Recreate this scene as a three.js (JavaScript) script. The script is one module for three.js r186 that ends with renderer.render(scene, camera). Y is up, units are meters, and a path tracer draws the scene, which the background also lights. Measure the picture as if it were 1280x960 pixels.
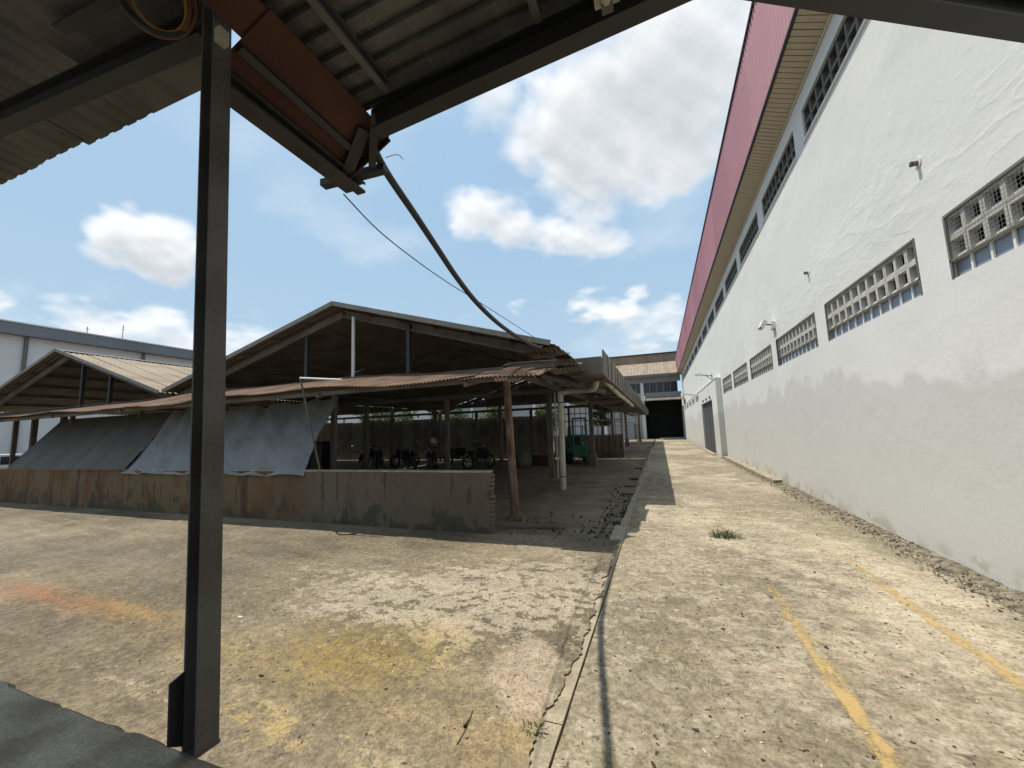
import * as THREE from 'three';
import { mergeGeometries } from 'three/addons/utils/BufferGeometryUtils.js';

// ---------------------------------------------------------------- camera, sun, exposure
const scene = new THREE.Scene();
const camera = new THREE.PerspectiveCamera(88.24, 1024 / 768, 0.05, 1500);
camera.position.set(0, 2, 0);
camera.up.set(0.0703, 0.9927, 0.0975);
camera.lookAt(-0.3433, 2.1164, -0.932);
const renderer = new THREE.WebGLRenderer({ antialias: true });
renderer.setSize(1024, 768);
renderer.toneMapping = THREE.LinearToneMapping;
renderer.toneMappingExposure = 1.03;
renderer.shadowMap.enabled = true;
const SUNV = new THREE.Vector3(-0.38, 1, -0.03).normalize();       // towards the sun
const sun = new THREE.DirectionalLight(0xfff4e4, 4.9);
sun.position.copy(SUNV).multiplyScalar(120); sun.target.position.set(0, 0, -20);
sun.position.add(sun.target.position);
sun.castShadow = true; sun.shadow.mapSize.set(4096, 4096);
Object.assign(sun.shadow.camera, { left: -60, right: 60, top: 60, bottom: -60, near: 1, far: 260 });
scene.add(sun, sun.target);

// ---------------------------------------------------------------- random numbers and noise
function mulberry(a) { return () => { a = (a + 0x6D2B79F5) | 0; let t = Math.imul(a ^ (a >>> 15), 1 | a); t = (t + Math.imul(t ^ (t >>> 7), 61 | t)) ^ t; return ((t ^ (t >>> 14)) >>> 0) / 4294967296; }; }
const rnd = mulberry(20417), R = (a, b) => a + (b - a) * rnd();
const TAB = new Float32Array(65536); { const r = mulberry(77); for (let i = 0; i < 65536; i++) TAB[i] = r(); }
function noise(x, y) {
  const i = Math.floor(x), j = Math.floor(y); let u = x - i, v = y - j;
  u = u * u * (3 - 2 * u); v = v * v * (3 - 2 * v);
  const a = i & 255, b = (i + 1) & 255, c = (j & 255) << 8, d = ((j + 1) & 255) << 8;
  const p = TAB[a + c], q = TAB[b + c], r = TAB[a + d], s = TAB[b + d];
  return p + (q - p) * u + (r - p) * v + (p - q - r + s) * u * v;
}
function fbm(x, y, o = 4) { let s = 0, a = 0.5, n = 0; for (let k = 0; k < o; k++) { s += a * noise(x, y); n += a; a *= 0.5; x = x * 2.03 + 17.3; y = y * 2.03 + 5.7; } return s / n; }
const clamp = (x, a = 0, b = 1) => x < a ? a : x > b ? b : x;
const sst = (a, b, x) => { x = clamp((x - a) / (b - a)); return x * x * (3 - 2 * x); };
const mix = (a, b, t) => a + (b - a) * t;
const mix3 = (c, d, t) => [mix(c[0], d[0], t), mix(c[1], d[1], t), mix(c[2], d[2], t)];
const toS = v => { v = clamp(v); return 255 * (v < 0.0031308 ? v * 12.92 : 1.055 * Math.pow(v, 1 / 2.4) - 0.055); };
const gauss = (x, z, cx, cz, rx, rz) => { const a = (x - cx) / rx, b = (z - cz) / rz; return Math.exp(-(a * a + b * b)); };

// ---------------------------------------------------------------- sky
{
  const W = 2048, H = 1024, data = new Float32Array(W * H * 4), D = Math.PI / 180;
  // cumulus puffs: azimuth from -z to +x, elevation, radius (degrees), strength
  const P = [[-9, 38, 7.5, 1], [0.4, 38.1, 8.1, 1], [7.7, 40.1, 8, 1], [-3.8, 42, 6.9, 1], [3.2, 33.3, 5.3, 1], [-12.7, 37.9, 5.3, 0.9], [-7, 33.4, 4.6, 1], [12.6, 43.4, 7, 1], [1.1, 44.3, 4.5, 0.7], [-17, 39, 2.9, 0.6],
    [-26.1, 30.8, 3.2, 0.9], [-22.4, 29.5, 4.3, 1], [-18.2, 28.1, 2.4, 0.6], [-13.4, 26.8, 3, 0.8], [-8.7, 26.6, 4.2, 0.9], [-3.5, 25.5, 2.2, 0.6], [-8.7, 16.5, 2.7, 0.8], [-4.7, 17, 3.3, 0.95], [-1.4, 17.1, 1.8, 0.6], [1.9, 15.7, 2.3, 0.5], [-18.6, 17.5, 1.8, 0.55], [-1.2, 12.6, 2.8, 0.6], [3, 12.7, 1.9, 0.5],
    [-67.2, 20, 2.2, 0.8], [-65.5, 21.3, 2.9, 1], [-63.3, 21.4, 3.4, 1], [-61.4, 20.5, 2.5, 1], [-62.8, 18.5, 2, 0.7], [-67.8, 11.1, 3, 0.8], [-63.7, 11.9, 3.6, 0.9], [-59.3, 11.3, 3.2, 0.9], [-54.3, 10.9, 3.4, 0.8], [-73.3, 12.9, 1.4, 0.8], [-48, 9, 3.4, 0.6], [-23.8, 42.3, 3.8, 0.4], [-65.6, 31.1, 1.7, 0.35], [7, 46.5, 2.6, 0.4], [-12.2, 44.8, 3.6, 0.45], [-18.6, 44.5, 3.2, 0.4]];
  const rc = mulberry(9);                                            // the same sort of cloud over the rest of the sky
  for (let k = 0; k < 26; k++) { const az = 30 + rc() * 240, el = 9 + rc() * 44, s = 1.5 + el * 0.09; for (let q = 0; q < 5; q++) P.push([az + (rc() - 0.5) * s * 4.5, el + (rc() - 0.5) * s * 1.6, s * (0.6 + rc() * 0.7), 0.5 + rc() * 0.5]); }
  const V = P.map(([a, e, r, s]) => [Math.sin(a * D) * Math.cos(e * D), Math.sin(e * D), -Math.cos(a * D) * Math.cos(e * D), r * D * 0.9, s, e]);
  const field = (x, y, z, det) => {
    const px = x / (Math.abs(y) + 0.22), pz = z / (Math.abs(y) + 0.22);
    const wx = (fbm(px * 7 + 3, pz * 7, 3) - 0.5) * 0.085, wy = (fbm(px * 7 + 31, pz * 7 + 9, 3) - 0.5) * 0.085;
    let d = 0;
    for (const v of V) {
      const dx = x + wx - v[0], dy = (y + wy - v[1]) * 1.25, dz = z + wx - v[2], q = (dx * dx + dy * dy + dz * dz) / (v[3] * v[3]);
      if (q < 3) { const t = 1 - q / 3; d += v[4] * t * t * 1.2; }
    }
    if (d <= 0) return 0;
    const n = 0.55 * fbm(px * 9 + 50, pz * 9, det) + 0.45 * fbm(px * 26 + 5, pz * 26, det);
    return d * (0.1 + 1.45 * n) - 0.36 * (1 - n);
  };
  for (let j = 0; j < H; j++) for (let i = 0; i < W; i++) {
    const ph = ((i + 0.5) / W - 0.5) * 2 * Math.PI, th = ((j + 0.5) / H - 0.5) * Math.PI, ct = Math.cos(th);
    const x = ct * Math.cos(ph), y = Math.sin(th), z = ct * Math.sin(ph), k = (j * W + i) * 4;
    const cs = x * SUNV.x + y * SUNV.y + z * SUNV.z, yy = Math.max(y, 0);
    const h = Math.pow(1 - yy, 3.2);
    let c = mix3([0.35, 0.54, 0.76], [0.56, 0.72, 0.825], h);
    const glow = 0.16 * Math.pow(Math.max(cs, 0), 6) + 0.35 * Math.pow(Math.max(cs, 0), 60);
    c = [c[0] + glow, c[1] + glow * 0.96, c[2] + glow * 0.85];
    if (y > 0.02) {
      const qx = x / (y + 0.25), qz = z / (y + 0.25), wisp = sst(0.46, 0.8, fbm(qx * 2.4 + 7, qz * 3.1 + 2, 6)) * 0.42; c = mix3(c, [0.82, 0.89, 0.95], wisp);
      const d = field(x, y, z, 5);
      if (d > 0) {
        const a = 1 - Math.exp(-Math.pow(d, 1.35) * 2.4), s = 0.045;
        const lx = x + SUNV.x * s, ly = y + SUNV.y * s, lz = z + SUNV.z * s, l = Math.hypot(lx, ly, lz);
        const sh = Math.max(0, field(lx / l, ly / l, lz / l, 3));
        const b = mix(0.68, 1.05, Math.exp(-Math.max(0, sh - 0.12) * 0.9)) * (0.86 + 0.28 * fbm(x * 22 + y * 30, z * 22 - y * 18, 4));
        const haze = sst(0.32, 0.05, y) * 0.45;
        c = mix3(c, mix3([b * 0.97 - (1 - b) * 0.10, b * 0.985, b + (1 - b) * 0.08], [0.74, 0.82, 0.88], haze), a * (1 - 0.25 * haze));
      }
    } else if (y < 0) c = [0.30, 0.29, 0.26];
    data[k] = c[0]; data[k + 1] = c[1]; data[k + 2] = c[2]; data[k + 3] = 1;
  }
  const t = new THREE.DataTexture(data, W, H, THREE.RGBAFormat, THREE.FloatType);
  t.mapping = THREE.EquirectangularReflectionMapping; t.magFilter = t.minFilter = THREE.LinearFilter; t.needsUpdate = true;
  scene.background = t; scene.environment = t;
}

// ---------------------------------------------------------------- helpers
const used = {};
function numbered(n) { used[n] = (used[n] ?? -1) + 1; return used[n] ? n + '_' + String(used[n]).padStart(3, '0') : n; }
function autoUV(g) {
  const p = g.attributes.position, n = g.attributes.normal, uv = new Float32Array(p.count * 2);
  for (let i = 0; i < p.count; i++) {
    const ax = Math.abs(n.getX(i)), ay = Math.abs(n.getY(i)), az = Math.abs(n.getZ(i));
    const [u, v] = ay >= ax && ay >= az ? [p.getX(i), p.getZ(i)] : ax >= az ? [p.getZ(i), p.getY(i)] : [p.getX(i), p.getY(i)];
    uv[2 * i] = u; uv[2 * i + 1] = v;
  }
  g.setAttribute('uv', new THREE.BufferAttribute(uv, 2)); return g;
}
function clean(g, keepUV) {
  let h = g.index ? g.toNonIndexed() : g;
  if (!h.attributes.normal) h.computeVertexNormals();
  for (const k of Object.keys(h.attributes)) if (!['position', 'normal', 'uv'].includes(k)) h.deleteAttribute(k);
  if (!keepUV || !h.attributes.uv) autoUV(h);
  return h;
}
const merge = (gs, keepUV) => { gs = (Array.isArray(gs) ? gs : [gs]).map(g => clean(g, keepUV)); return gs.length === 1 ? gs[0] : mergeGeometries(gs); };
function mesh(name, gs, m, parent = scene, keepUV) {
  const o = new THREE.Mesh(merge(gs, keepUV), m); o.name = parent === scene ? numbered(name) : name;
  o.castShadow = o.receiveShadow = true; parent.add(o); return o;
}
function reuse(name, g, m, parent, pos, rot) { const o = new THREE.Mesh(g, m); o.name = name; o.castShadow = o.receiveShadow = true; if (pos) o.position.set(...pos); if (rot) o.rotation.set(...rot); parent.add(o); return o; }
function tag(o, label, category, group, kind) { o.userData = { label, category }; if (group) o.userData.group = group; if (kind) o.userData.kind = kind; return o; }
function thing(name, label, category, pos = [0, 0, 0], group) { const o = new THREE.Group(); o.name = numbered(name); o.position.set(...pos); scene.add(o); return tag(o, label, category, group); }
function structure(o, label) { o.userData = { kind: 'structure', label }; return o; }
const box = (w, h, d, x = 0, y = 0, z = 0) => new THREE.BoxGeometry(w, h, d).translate(x, y, z);
const span = (x0, x1, y0, y1, z0, z1) => box(Math.abs(x1 - x0), Math.abs(y1 - y0), Math.abs(z1 - z0), (x0 + x1) / 2, (y0 + y1) / 2, (z0 + z1) / 2);
const v3 = a => new THREE.Vector3(...a);
function frame(a, b, upHint = [0, 1, 0]) {
  const d = v3(b).sub(v3(a)), L = d.length(); d.normalize();
  let up = v3(upHint); if (Math.abs(up.dot(d)) > 0.99) up = new THREE.Vector3(0, 0, 1);
  const r = new THREE.Vector3().crossVectors(up, d).normalize(); up = new THREE.Vector3().crossVectors(d, r);
  return { L, m: new THREE.Matrix4().makeBasis(r, up, d).setPosition((a[0] + b[0]) / 2, (a[1] + b[1]) / 2, (a[2] + b[2]) / 2) };
}
function bar(a, b, w, h, ox = 0, oy = 0, up) { const f = frame(a, b, up); return box(w, h, f.L, ox, oy, 0).applyMatrix4(f.m); }
function iBeam(a, b, h, w, t = 0.012, up) { return [bar(a, b, w, t, 0, h / 2 - t / 2, up), bar(a, b, w, t, 0, -h / 2 + t / 2, up), bar(a, b, t * 0.8, h - 2 * t, 0, 0, up)]; }
function cBeam(a, b, h, w, t = 0.006, s = 1, up) { return [bar(a, b, w, t, 0, h / 2 - t / 2, up), bar(a, b, w, t, 0, -h / 2 + t / 2, up), bar(a, b, t, h - 2 * t, s * (w / 2 - t / 2), 0, up), bar(a, b, t, h * 0.14, -s * (w / 2 - t / 2), h * 0.43 - t, up), bar(a, b, t, h * 0.14, -s * (w / 2 - t / 2), -h * 0.43 + t, up)]; }
function tube(pts, r, seg = 8, n = 40) { return new THREE.TubeGeometry(new THREE.CatmullRomCurve3(pts.map(v3)), n, r, seg); }
function cyl(a, b, r, seg = 14, r2 = r) { const f = frame(a, b); return new THREE.CylinderGeometry(r2, r, f.L, seg).rotateX(Math.PI / 2).applyMatrix4(f.m); }
// corrugated sheet with thickness: width along x, length along z, then mapped by fn(x, y, z) -> [x, y, z]
function corr(w, len, pitch, amp, trap, nz, fn, th = 0.004) {
  const prof = [], n = Math.round(w / pitch);
  if (trap) { for (let k = 0; k < n; k++) for (const [u, h] of [[0, 0], [0.5, 0], [0.6, 1], [0.85, 1], [0.95, 0]]) prof.push([(k + u) * pitch, h * amp]); prof.push([n * pitch, 0]); }
  else for (let k = 0; k <= n * 6; k++) prof.push([k * pitch / 6, amp * (0.5 + 0.5 * Math.sin(k / 6 * 2 * Math.PI))]);
  const sc = w / (n * pitch), pos = [], idx = [], m = prof.length, row = m * 2;
  for (let j = 0; j <= nz; j++) for (const o of [0, -th]) for (const [x, y] of prof) pos.push(...fn(x * sc, y + o, len * j / nz));
  const quad = (a, b, c, d) => idx.push(a, b, c, b, d, c);
  for (let j = 0; j < nz; j++) for (let i = 0; i < m - 1; i++) { const a = j * row + i; quad(a, a + row, a + 1, a + row + 1); const b = a + m; quad(b, b + 1, b + row, b + row + 1); }
  for (const j of [0, nz]) for (let i = 0; i < m - 1; i++) { const a = j * row + i; if (j) quad(a, a + m, a + 1, a + m + 1); else quad(a, a + 1, a + m, a + m + 1); }
  const g = new THREE.BufferGeometry(); g.setAttribute('position', new THREE.Float32BufferAttribute(pos, 3)); g.setIndex(idx);
  const h = g.toNonIndexed(); h.computeVertexNormals(); return h;
}
// ---------------------------------------------------------------- textures
function dataTex(W, H, fn, srgb, repeat) {
  const d = new Uint8Array(W * H * 4);
  for (let j = 0; j < H; j++) for (let i = 0; i < W; i++) {
    const c = fn((i + 0.5) / W, (j + 0.5) / H), k = (j * W + i) * 4;
    if (srgb) { d[k] = toS(c[0]); d[k + 1] = toS(c[1]); d[k + 2] = toS(c[2]); d[k + 3] = 255; }
    else { const v = clamp(c) * 255; d[k] = d[k + 1] = d[k + 2] = v; d[k + 3] = 255; }
  }
  const t = new THREE.DataTexture(d, W, H); t.magFilter = THREE.LinearFilter; t.minFilter = THREE.LinearMipmapLinearFilter; t.generateMipmaps = true;
  if (srgb) t.colorSpace = THREE.SRGBColorSpace;
  t.wrapS = t.wrapT = repeat ? THREE.MirroredRepeatWrapping : THREE.ClampToEdgeWrapping;
  if (repeat) t.repeat.set(1 / repeat, 1 / repeat);
  t.needsUpdate = true; return t;
}
const std = (o) => new THREE.MeshStandardMaterial(o);
const lin = (r, g, b) => new THREE.Color().setRGB(r, g, b);
// mottled surface: base and second colour mixed by noise, fine grain, optional streaks
function mottled({ a, b, size = 2, px = 512, f = 3, grain = 0.12, rough = 0.85, metal = 0, bump = 0, streak = 0, sx = 1, sy = 1, contrast = 1.6, seed = 0 }) {
  const q = (u, v) => {
    const x = u * size, y = v * size;
    let n = fbm((x + seed) * f * sx, y * f * sy, 5); n = clamp((n - 0.5) * contrast + 0.5);
    if (streak) n = clamp(n + streak * (fbm((x + seed) * 14, y * 0.8, 3) - 0.5));
    return n;
  };
  const map = dataTex(px, px, (u, v) => { const n = q(u, v), g = 1 + grain * (noise(u * size * 150, v * size * 150) - 0.5) * 2; return mix3(a, b, n).map(c => c * g); }, true, size);
  const o = { map, roughness: rough, metalness: metal };
  if (bump) { o.bumpMap = dataTex(px, px, (u, v) => 0.6 * q(u, v) + 0.4 * noise(u * size * 120, v * size * 120), false, size); o.bumpScale = bump; }
  return std(o);
}
const M = {
  steelDark: mottled({ a: [0.016, 0.017, 0.019], b: [0.030, 0.031, 0.032], f: 2, rough: 0.55, grain: 0.08 }),
  steelGrey: mottled({ a: [0.075, 0.075, 0.072], b: [0.13, 0.128, 0.12], f: 2, rough: 0.6, grain: 0.1, streak: 0.4 }),
  canopySheet: mottled({ a: [0.072, 0.069, 0.06], b: [0.15, 0.146, 0.132], f: 1.5, rough: 0.75, streak: 0.9, contrast: 2.2, grain: 0.2 }),
  steelMid: mottled({ a: [0.03, 0.028, 0.025], b: [0.06, 0.056, 0.05], f: 3, rough: 0.7, grain: 0.15, streak: 0.5 }),
  postSteel: mottled({ a: [0.09, 0.08, 0.07], b: [0.14, 0.134, 0.125], f: 4, rough: 0.6, grain: 0.14, streak: 0.7, contrast: 2.2 }),
  oxide: mottled({ a: [0.055, 0.018, 0.009], b: [0.085, 0.030, 0.016], f: 2.5, rough: 0.8, grain: 0.1, streak: 0.3 }),
  sheetGalv: mottled({ a: [0.16, 0.148, 0.12], b: [0.26, 0.25, 0.215], f: 1.6, rough: 0.7, metal: 0.0, streak: 0.6, sx: 0.6 }),
  sheetGrey: mottled({ a: [0.135, 0.13, 0.115], b: [0.21, 0.205, 0.185], f: 1.5, rough: 0.75, streak: 0.4 }),
  sheetRust: mottled({ a: [0.095, 0.055, 0.035], b: [0.20, 0.135, 0.09], f: 3, rough: 0.9, grain: 0.2, streak: 0.5, bump: 0.002 }),
  sheetTan: mottled({ a: [0.19, 0.15, 0.105], b: [0.33, 0.27, 0.20], f: 0.9, size: 4, rough: 0.85, streak: 0.7, sx: 2.4, sy: 0.5 }),
  sheetOld: mottled({ a: [0.10, 0.083, 0.064], b: [0.19, 0.165, 0.135], f: 1.5, rough: 0.9, streak: 0.4 }),
  panelGrey: mottled({ a: [0.10, 0.098, 0.09], b: [0.15, 0.147, 0.135], f: 1.3, rough: 0.85, streak: 0.4 }),
  tarp: mottled({ a: [0.20, 0.21, 0.225], b: [0.235, 0.245, 0.26], f: 2, streak: 0.8, rough: 0.75, grain: 0.06, bump: 0.004 }),
  postWood: mottled({ a: [0.10, 0.075, 0.05], b: [0.21, 0.185, 0.145], f: 2.2, rough: 0.95, streak: 0.5, grain: 0.2, bump: 0.003 }),
  postRust: mottled({ a: [0.11, 0.035, 0.018], b: [0.22, 0.17, 0.12], f: 2.4, rough: 0.95, contrast: 2.6, grain: 0.2, bump: 0.003 }),
  postGrey: mottled({ a: [0.085, 0.08, 0.07], b: [0.15, 0.143, 0.125], f: 2, rough: 0.9, grain: 0.15 }),
  pvc: mottled({ a: [0.38, 0.34, 0.26], b: [0.56, 0.53, 0.45], f: 2, rough: 0.55, streak: 0.5 }),
  whitePaint: mottled({ a: [0.62, 0.62, 0.60], b: [0.74, 0.74, 0.72], f: 1.4, rough: 0.75, grain: 0.04 }),
  blockPaint: mottled({ a: [0.40, 0.395, 0.37], b: [0.54, 0.53, 0.50], f: 5, rough: 0.9, grain: 0.12, bump: 0.002 }),
  meshWire: std({ color: lin(0.30, 0.30, 0.28), roughness: 0.6, metalness: 0.4 }),
  frameGrey: mottled({ a: [0.10, 0.10, 0.095], b: [0.17, 0.165, 0.15], f: 4, rough: 0.8 }),
  glassBlue: std({ color: lin(0.20, 0.245, 0.30), roughness: 0.35, metalness: 0 }),
  glassDark: std({ color: lin(0.02, 0.025, 0.035), roughness: 0.12, metalness: 0 }),
  fascia: mottled({ a: [0.37, 0.16, 0.21], b: [0.47, 0.23, 0.285], f: 0.7, size: 6, rough: 0.55, streak: 0.35, grain: 0.04 }),
  soffit: mottled({ a: [0.44, 0.38, 0.28], b: [0.54, 0.48, 0.37], f: 0.8, size: 4, rough: 0.7, grain: 0.04 }),
  black: std({ color: lin(0.012, 0.012, 0.013), roughness: 0.8 }),
  cable: std({ color: lin(0.022, 0.022, 0.022), roughness: 0.55 }),
  rubber: std({ color: lin(0.018, 0.018, 0.018), roughness: 0.9 }),
  chrome: std({ color: lin(0.28, 0.28, 0.29), roughness: 0.35, metalness: 0.8 }),
  green: std({ color: lin(0.012, 0.12, 0.08), roughness: 0.5 }),
  redDull: std({ color: lin(0.07, 0.022, 0.018), roughness: 0.7 }),
  leaf: new THREE.MeshPhysicalMaterial({ color: lin(0.075, 0.115, 0.025), roughness: 0.9, transmission: 0.35, thickness: 0, side: THREE.DoubleSide }),
  grass: new THREE.MeshPhysicalMaterial({ color: lin(0.085, 0.12, 0.03), roughness: 0.9, transmission: 0.3, thickness: 0, side: THREE.DoubleSide }),
  bark: mottled({ a: [0.07, 0.05, 0.035], b: [0.13, 0.10, 0.07], f: 6, rough: 1, bump: 0.01 }),
  rubble: mottled({ a: [0.07, 0.06, 0.042], b: [0.23, 0.20, 0.145], f: 9, size: 1, rough: 1, grain: 0.3, contrast: 2.2 }),
  litter: std({ color: lin(0.05, 0.037, 0.022), roughness: 1 }),
};

// ---------------------------------------------------------------- ground
function yardAt(x, z) {                                               // concrete of the open yard: colour and relief
  const big = fbm(x * 0.45 + 9, z * 0.45, 4), mid = fbm(x * 2.1, z * 2.1 + 40, 4), fine = fbm(x * 21, z * 21, 3), grain = noise(x * 105, z * 105), grit = noise(x * 57 + 8, z * 57);
  let c = mix3([0.115, 0.098, 0.062], [0.25, 0.215, 0.145], clamp(0.42 + (big - 0.5) * 1.5 + (mid - 0.5) * 0.8 + (fine - 0.5) * 0.5));
  const sp = 1 + 0.6 * (grain - 0.5) + 0.42 * (grit - 0.5) + 0.5 * (fine - 0.5);
  let h = 0.35 * grain + 0.25 * grit + 0.2 * fine;
  // yellow-green mineral stain and rust stain, each broken up by the grain
  const wob = (mid - 0.5) * 1.6 + (fine - 0.5) * 0.7;
  const y1 = clamp(1.1 * gauss(x, z, -2.75, -3.12, 0.85, 0.48) + 0.35 * wob * gauss(x, z, -2.8, -3.1, 1.3, 0.8));
  c = mix3(c, [0.225, 0.165, 0.035], y1 * clamp(0.15 + 0.7 * fine + 0.5 * (grit - 0.3)));
  const y2 = clamp(gauss(x, z, -2.2, -2.65, 1.1, 0.25) * 0.25 + gauss(x, z, -6.2, -3.05, 1.1, 0.16) * 1.0 + gauss(x, z, -4.2, -2.75, 0.9, 0.2) * 0.45 + gauss(x, z, -1.15, -2.6, 0.35, 0.35) * 0.4);
  c = mix3(c, [0.31, 0.225, 0.07], y2 * clamp(1.1 * mid + 0.8 * (fine - 0.4)));
  const o1 = clamp(gauss(x, z, -7.7, -3.0, 1.7, 0.2) * 1.0 + wob * 0.5 * gauss(x, z, -8.2, -3.1, 2.4, 0.4));
  c = mix3(c, [0.29, 0.125, 0.05], o1 * clamp(1.5 * fine - 0.25 + 0.5 * (grit - 0.5)));
  // pale flaked crust with ragged edges
  const reg = clamp(1.15 * gauss(x, z, -3.6, -4.3, 1.3, 0.75) + 1.2 * gauss(x, z, -2.0, -4.5, 1.3, 1.0) + 0.9 * gauss(x, z, -1.4, -5.5, 1.3, 0.9) + 1.0 * gauss(x, z, -2.05, -3.45, 0.28, 0.28) + 1.05 * gauss(x, z, -2.7, -2.2, 0.5, 0.2) + 0.6 * gauss(x, z, -4.3, -2.15, 1.0, 0.2) + 0.75 * gauss(x, z, -1.75, -2.2, 0.3, 0.18) + 0.35 * gauss(x, z, -1.1, -3.4, 0.5, 0.7), 0, 1.15);
  const fl = fbm(x * 8.2 + 3, z * 11.4, 5), edge = fbm(x * 38, z * 46, 3);
  const m = sst(0.50, 0.55, fl * 0.70 + edge * 0.30 + reg * 0.27 - 0.20);
  if (m > 0) { const yel = clamp(gauss(x, z, -2.2, -3.3, 0.5, 0.5) + gauss(x, z, -2.7, -2.2, 1.2, 0.35)); c = mix3(c, mix3([0.39, 0.345, 0.26], [0.38, 0.30, 0.13], yel), m * (0.36 + 0.36 * reg)); h += 0.5 * m; }
  const pk = sst(0.45, 0.7, gauss(x, z, -1.15, -3.35, 0.42, 0.65) + 0.5 * (mid - 0.5));
  c = mix3(c, [0.37, 0.31, 0.225], pk * 0.75);
  // scattered pale grit and dark pits
  const pit = noise(x * 33 + 5, z * 33); if (pit > 0.93) c = mix3(c, [0.07, 0.06, 0.04], 0.6); else if (pit < 0.05) c = mix3(c, [0.42, 0.38, 0.30], 0.5);
  // long swept streaks
  const st = fbm((x + z * 1.9) * 0.5, (z - x * 0.12) * 5, 3); c = c.map(v => v * (1 + 0.45 * (st - 0.5)));
  return [[c[0] * sp * 0.91, c[1] * sp * 0.89, c[2] * sp * 0.89], h];
}
function alleyAt(x, z) {
  const big = fbm(x * 0.7 + 4, z * 0.5 + 7, 4), mid = fbm(x * 2.6 + 60, z * 2.2, 4), fine = fbm(x * 19, z * 19 + 5, 3), grain = noise(x * 100, z * 100), grit = noise(x * 51, z * 51 + 3);
  const far = sst(0.42, 0.6, fbm(x * 0.55 + 30, z * 0.35 + 3, 3));    // worn, paler patches
  let c = mix3([0.185, 0.16, 0.105], [0.32, 0.275, 0.185], clamp(0.45 + (big - 0.5) * 1.5 + (mid - 0.5) * 0.6 + (fine - 0.5) * 0.7));
  c = mix3(c, [0.43, 0.37, 0.25], far * sst(0.35, 0.6, mid * 0.5 + big * 0.5));
  let h = 0.35 * grain + 0.25 * grit + 0.3 * fine;
  const ol = sst(0.56, 0.66, fbm(x * 1.7 + 21, z * 2.3, 4) + 0.15 * gauss(x, z, 1.2, -3, 2, 1)); c = mix3(c, [0.19, 0.165, 0.085], ol * 0.4);
  const br = sst(0.55, 0.68, fbm(x * 1.1 + 81, z * 3.1, 4)); c = mix3(c, [0.24, 0.185, 0.125], br * 0.22);
  const scuff = fbm(x * 3.2, z * 15 + 3, 4), s2 = fbm(x * 9, z * 42, 3);
  if (scuff > 0.58 && s2 > 0.52) c = mix3(c, [0.15, 0.12, 0.08], 0.45 * sst(0.58, 0.66, scuff));
  const pl = sst(0.52, 0.64, fbm(x * 6.4 + 9, z * 9, 5) + 0.12 * far - 0.02 + 0.1 * (fine - 0.5)); c = mix3(c, [0.41, 0.36, 0.265], pl * 0.42); h += 0.35 * pl;
  const pit = noise(x * 27 + 5, z * 38), pit2 = fbm(x * 3, z * 3, 2); if (pit > 0.86 && pit2 > 0.45) { c = mix3(c, [0.075, 0.06, 0.04], 0.75 * sst(0.86, 0.93, pit)); h -= 0.4; }
  const wallDirt = sst(2.75, 3.45, x + (mid - 0.5) * 0.9); c = mix3(c, [0.17, 0.15, 0.095], wallDirt * 0.55 * (0.5 + fine));
  const sp = 1 + 0.5 * (grain - 0.5) + 0.4 * (grit - 0.5) + 0.5 * (fine - 0.5);
  return [[c[0] * sp * 0.93, c[1] * sp * 0.935, c[2] * sp * 0.99], h];
}
function floorAt(x, z) {
  const big = fbm(x * 0.5, z * 0.5, 4), mid = fbm(x * 2.4, z * 2.4 + 9, 4), fine = fbm(x * 22, z * 22, 3);
  const c = mix3([0.115, 0.098, 0.066], [0.25, 0.215, 0.15], clamp(0.4 + (big - 0.5) * 1.4 + (mid - 0.5) * 1.2));
  return [c.map(v => v * (0.8 + 0.4 * fine)), mid];
}
function groundTex(at, x0, x1, z0, z1, W, H, bumpScale, extra = {}) {
  const d = new Uint8Array(W * H * 4), b = new Uint8Array(W * H * 4);
  for (let j = 0; j < H; j++) for (let i = 0; i < W; i++) {
    const [c, h] = at(mix(x0, x1, (i + 0.5) / W), mix(z0, z1, (j + 0.5) / H)), k = (j * W + i) * 4;
    d[k] = toS(c[0]); d[k + 1] = toS(c[1]); d[k + 2] = toS(c[2]); d[k + 3] = b[k + 3] = 255; b[k] = b[k + 1] = b[k + 2] = clamp(h * 0.7) * 255;
  }
  const mk = (a, s) => { const t = new THREE.DataTexture(a, W, H); t.magFilter = THREE.LinearFilter; t.minFilter = THREE.LinearMipmapLinearFilter; t.generateMipmaps = true; if (s) t.colorSpace = THREE.SRGBColorSpace; t.needsUpdate = true; return t; };
  return std({ map: mk(d, true), bumpMap: mk(b), bumpScale, roughness: 0.92, ...extra });
}
// flat patch whose outline may wander: rows in z, left/right given by functions; uv over the texture rectangle
function patch(xl, xr, z0, z1, nx, nz, y, rect) {
  const pos = [], uv = [], idx = [];
  for (let j = 0; j <= nz; j++) { const z = mix(z0, z1, j / nz), a = xl(z), b = xr(z); for (let i = 0; i <= nx; i++) { const x = mix(a, b, i / nx); pos.push(x, typeof y === 'function' ? y(x, z) : y, z); uv.push((x - rect[0]) / (rect[1] - rect[0]), (z - rect[2]) / (rect[3] - rect[2])); } }
  for (let j = 0; j < nz; j++) for (let i = 0; i < nx; i++) { const a = j * (nx + 1) + i, b = a + nx + 1; idx.push(a, a + 1, b, a + 1, b + 1, b); }
  const g = new THREE.BufferGeometry(); g.setAttribute('position', new THREE.Float32BufferAttribute(pos, 3)); g.setAttribute('uv', new THREE.Float32BufferAttribute(uv, 2)); g.setIndex(idx); g.computeVertexNormals(); return g;
}
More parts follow.
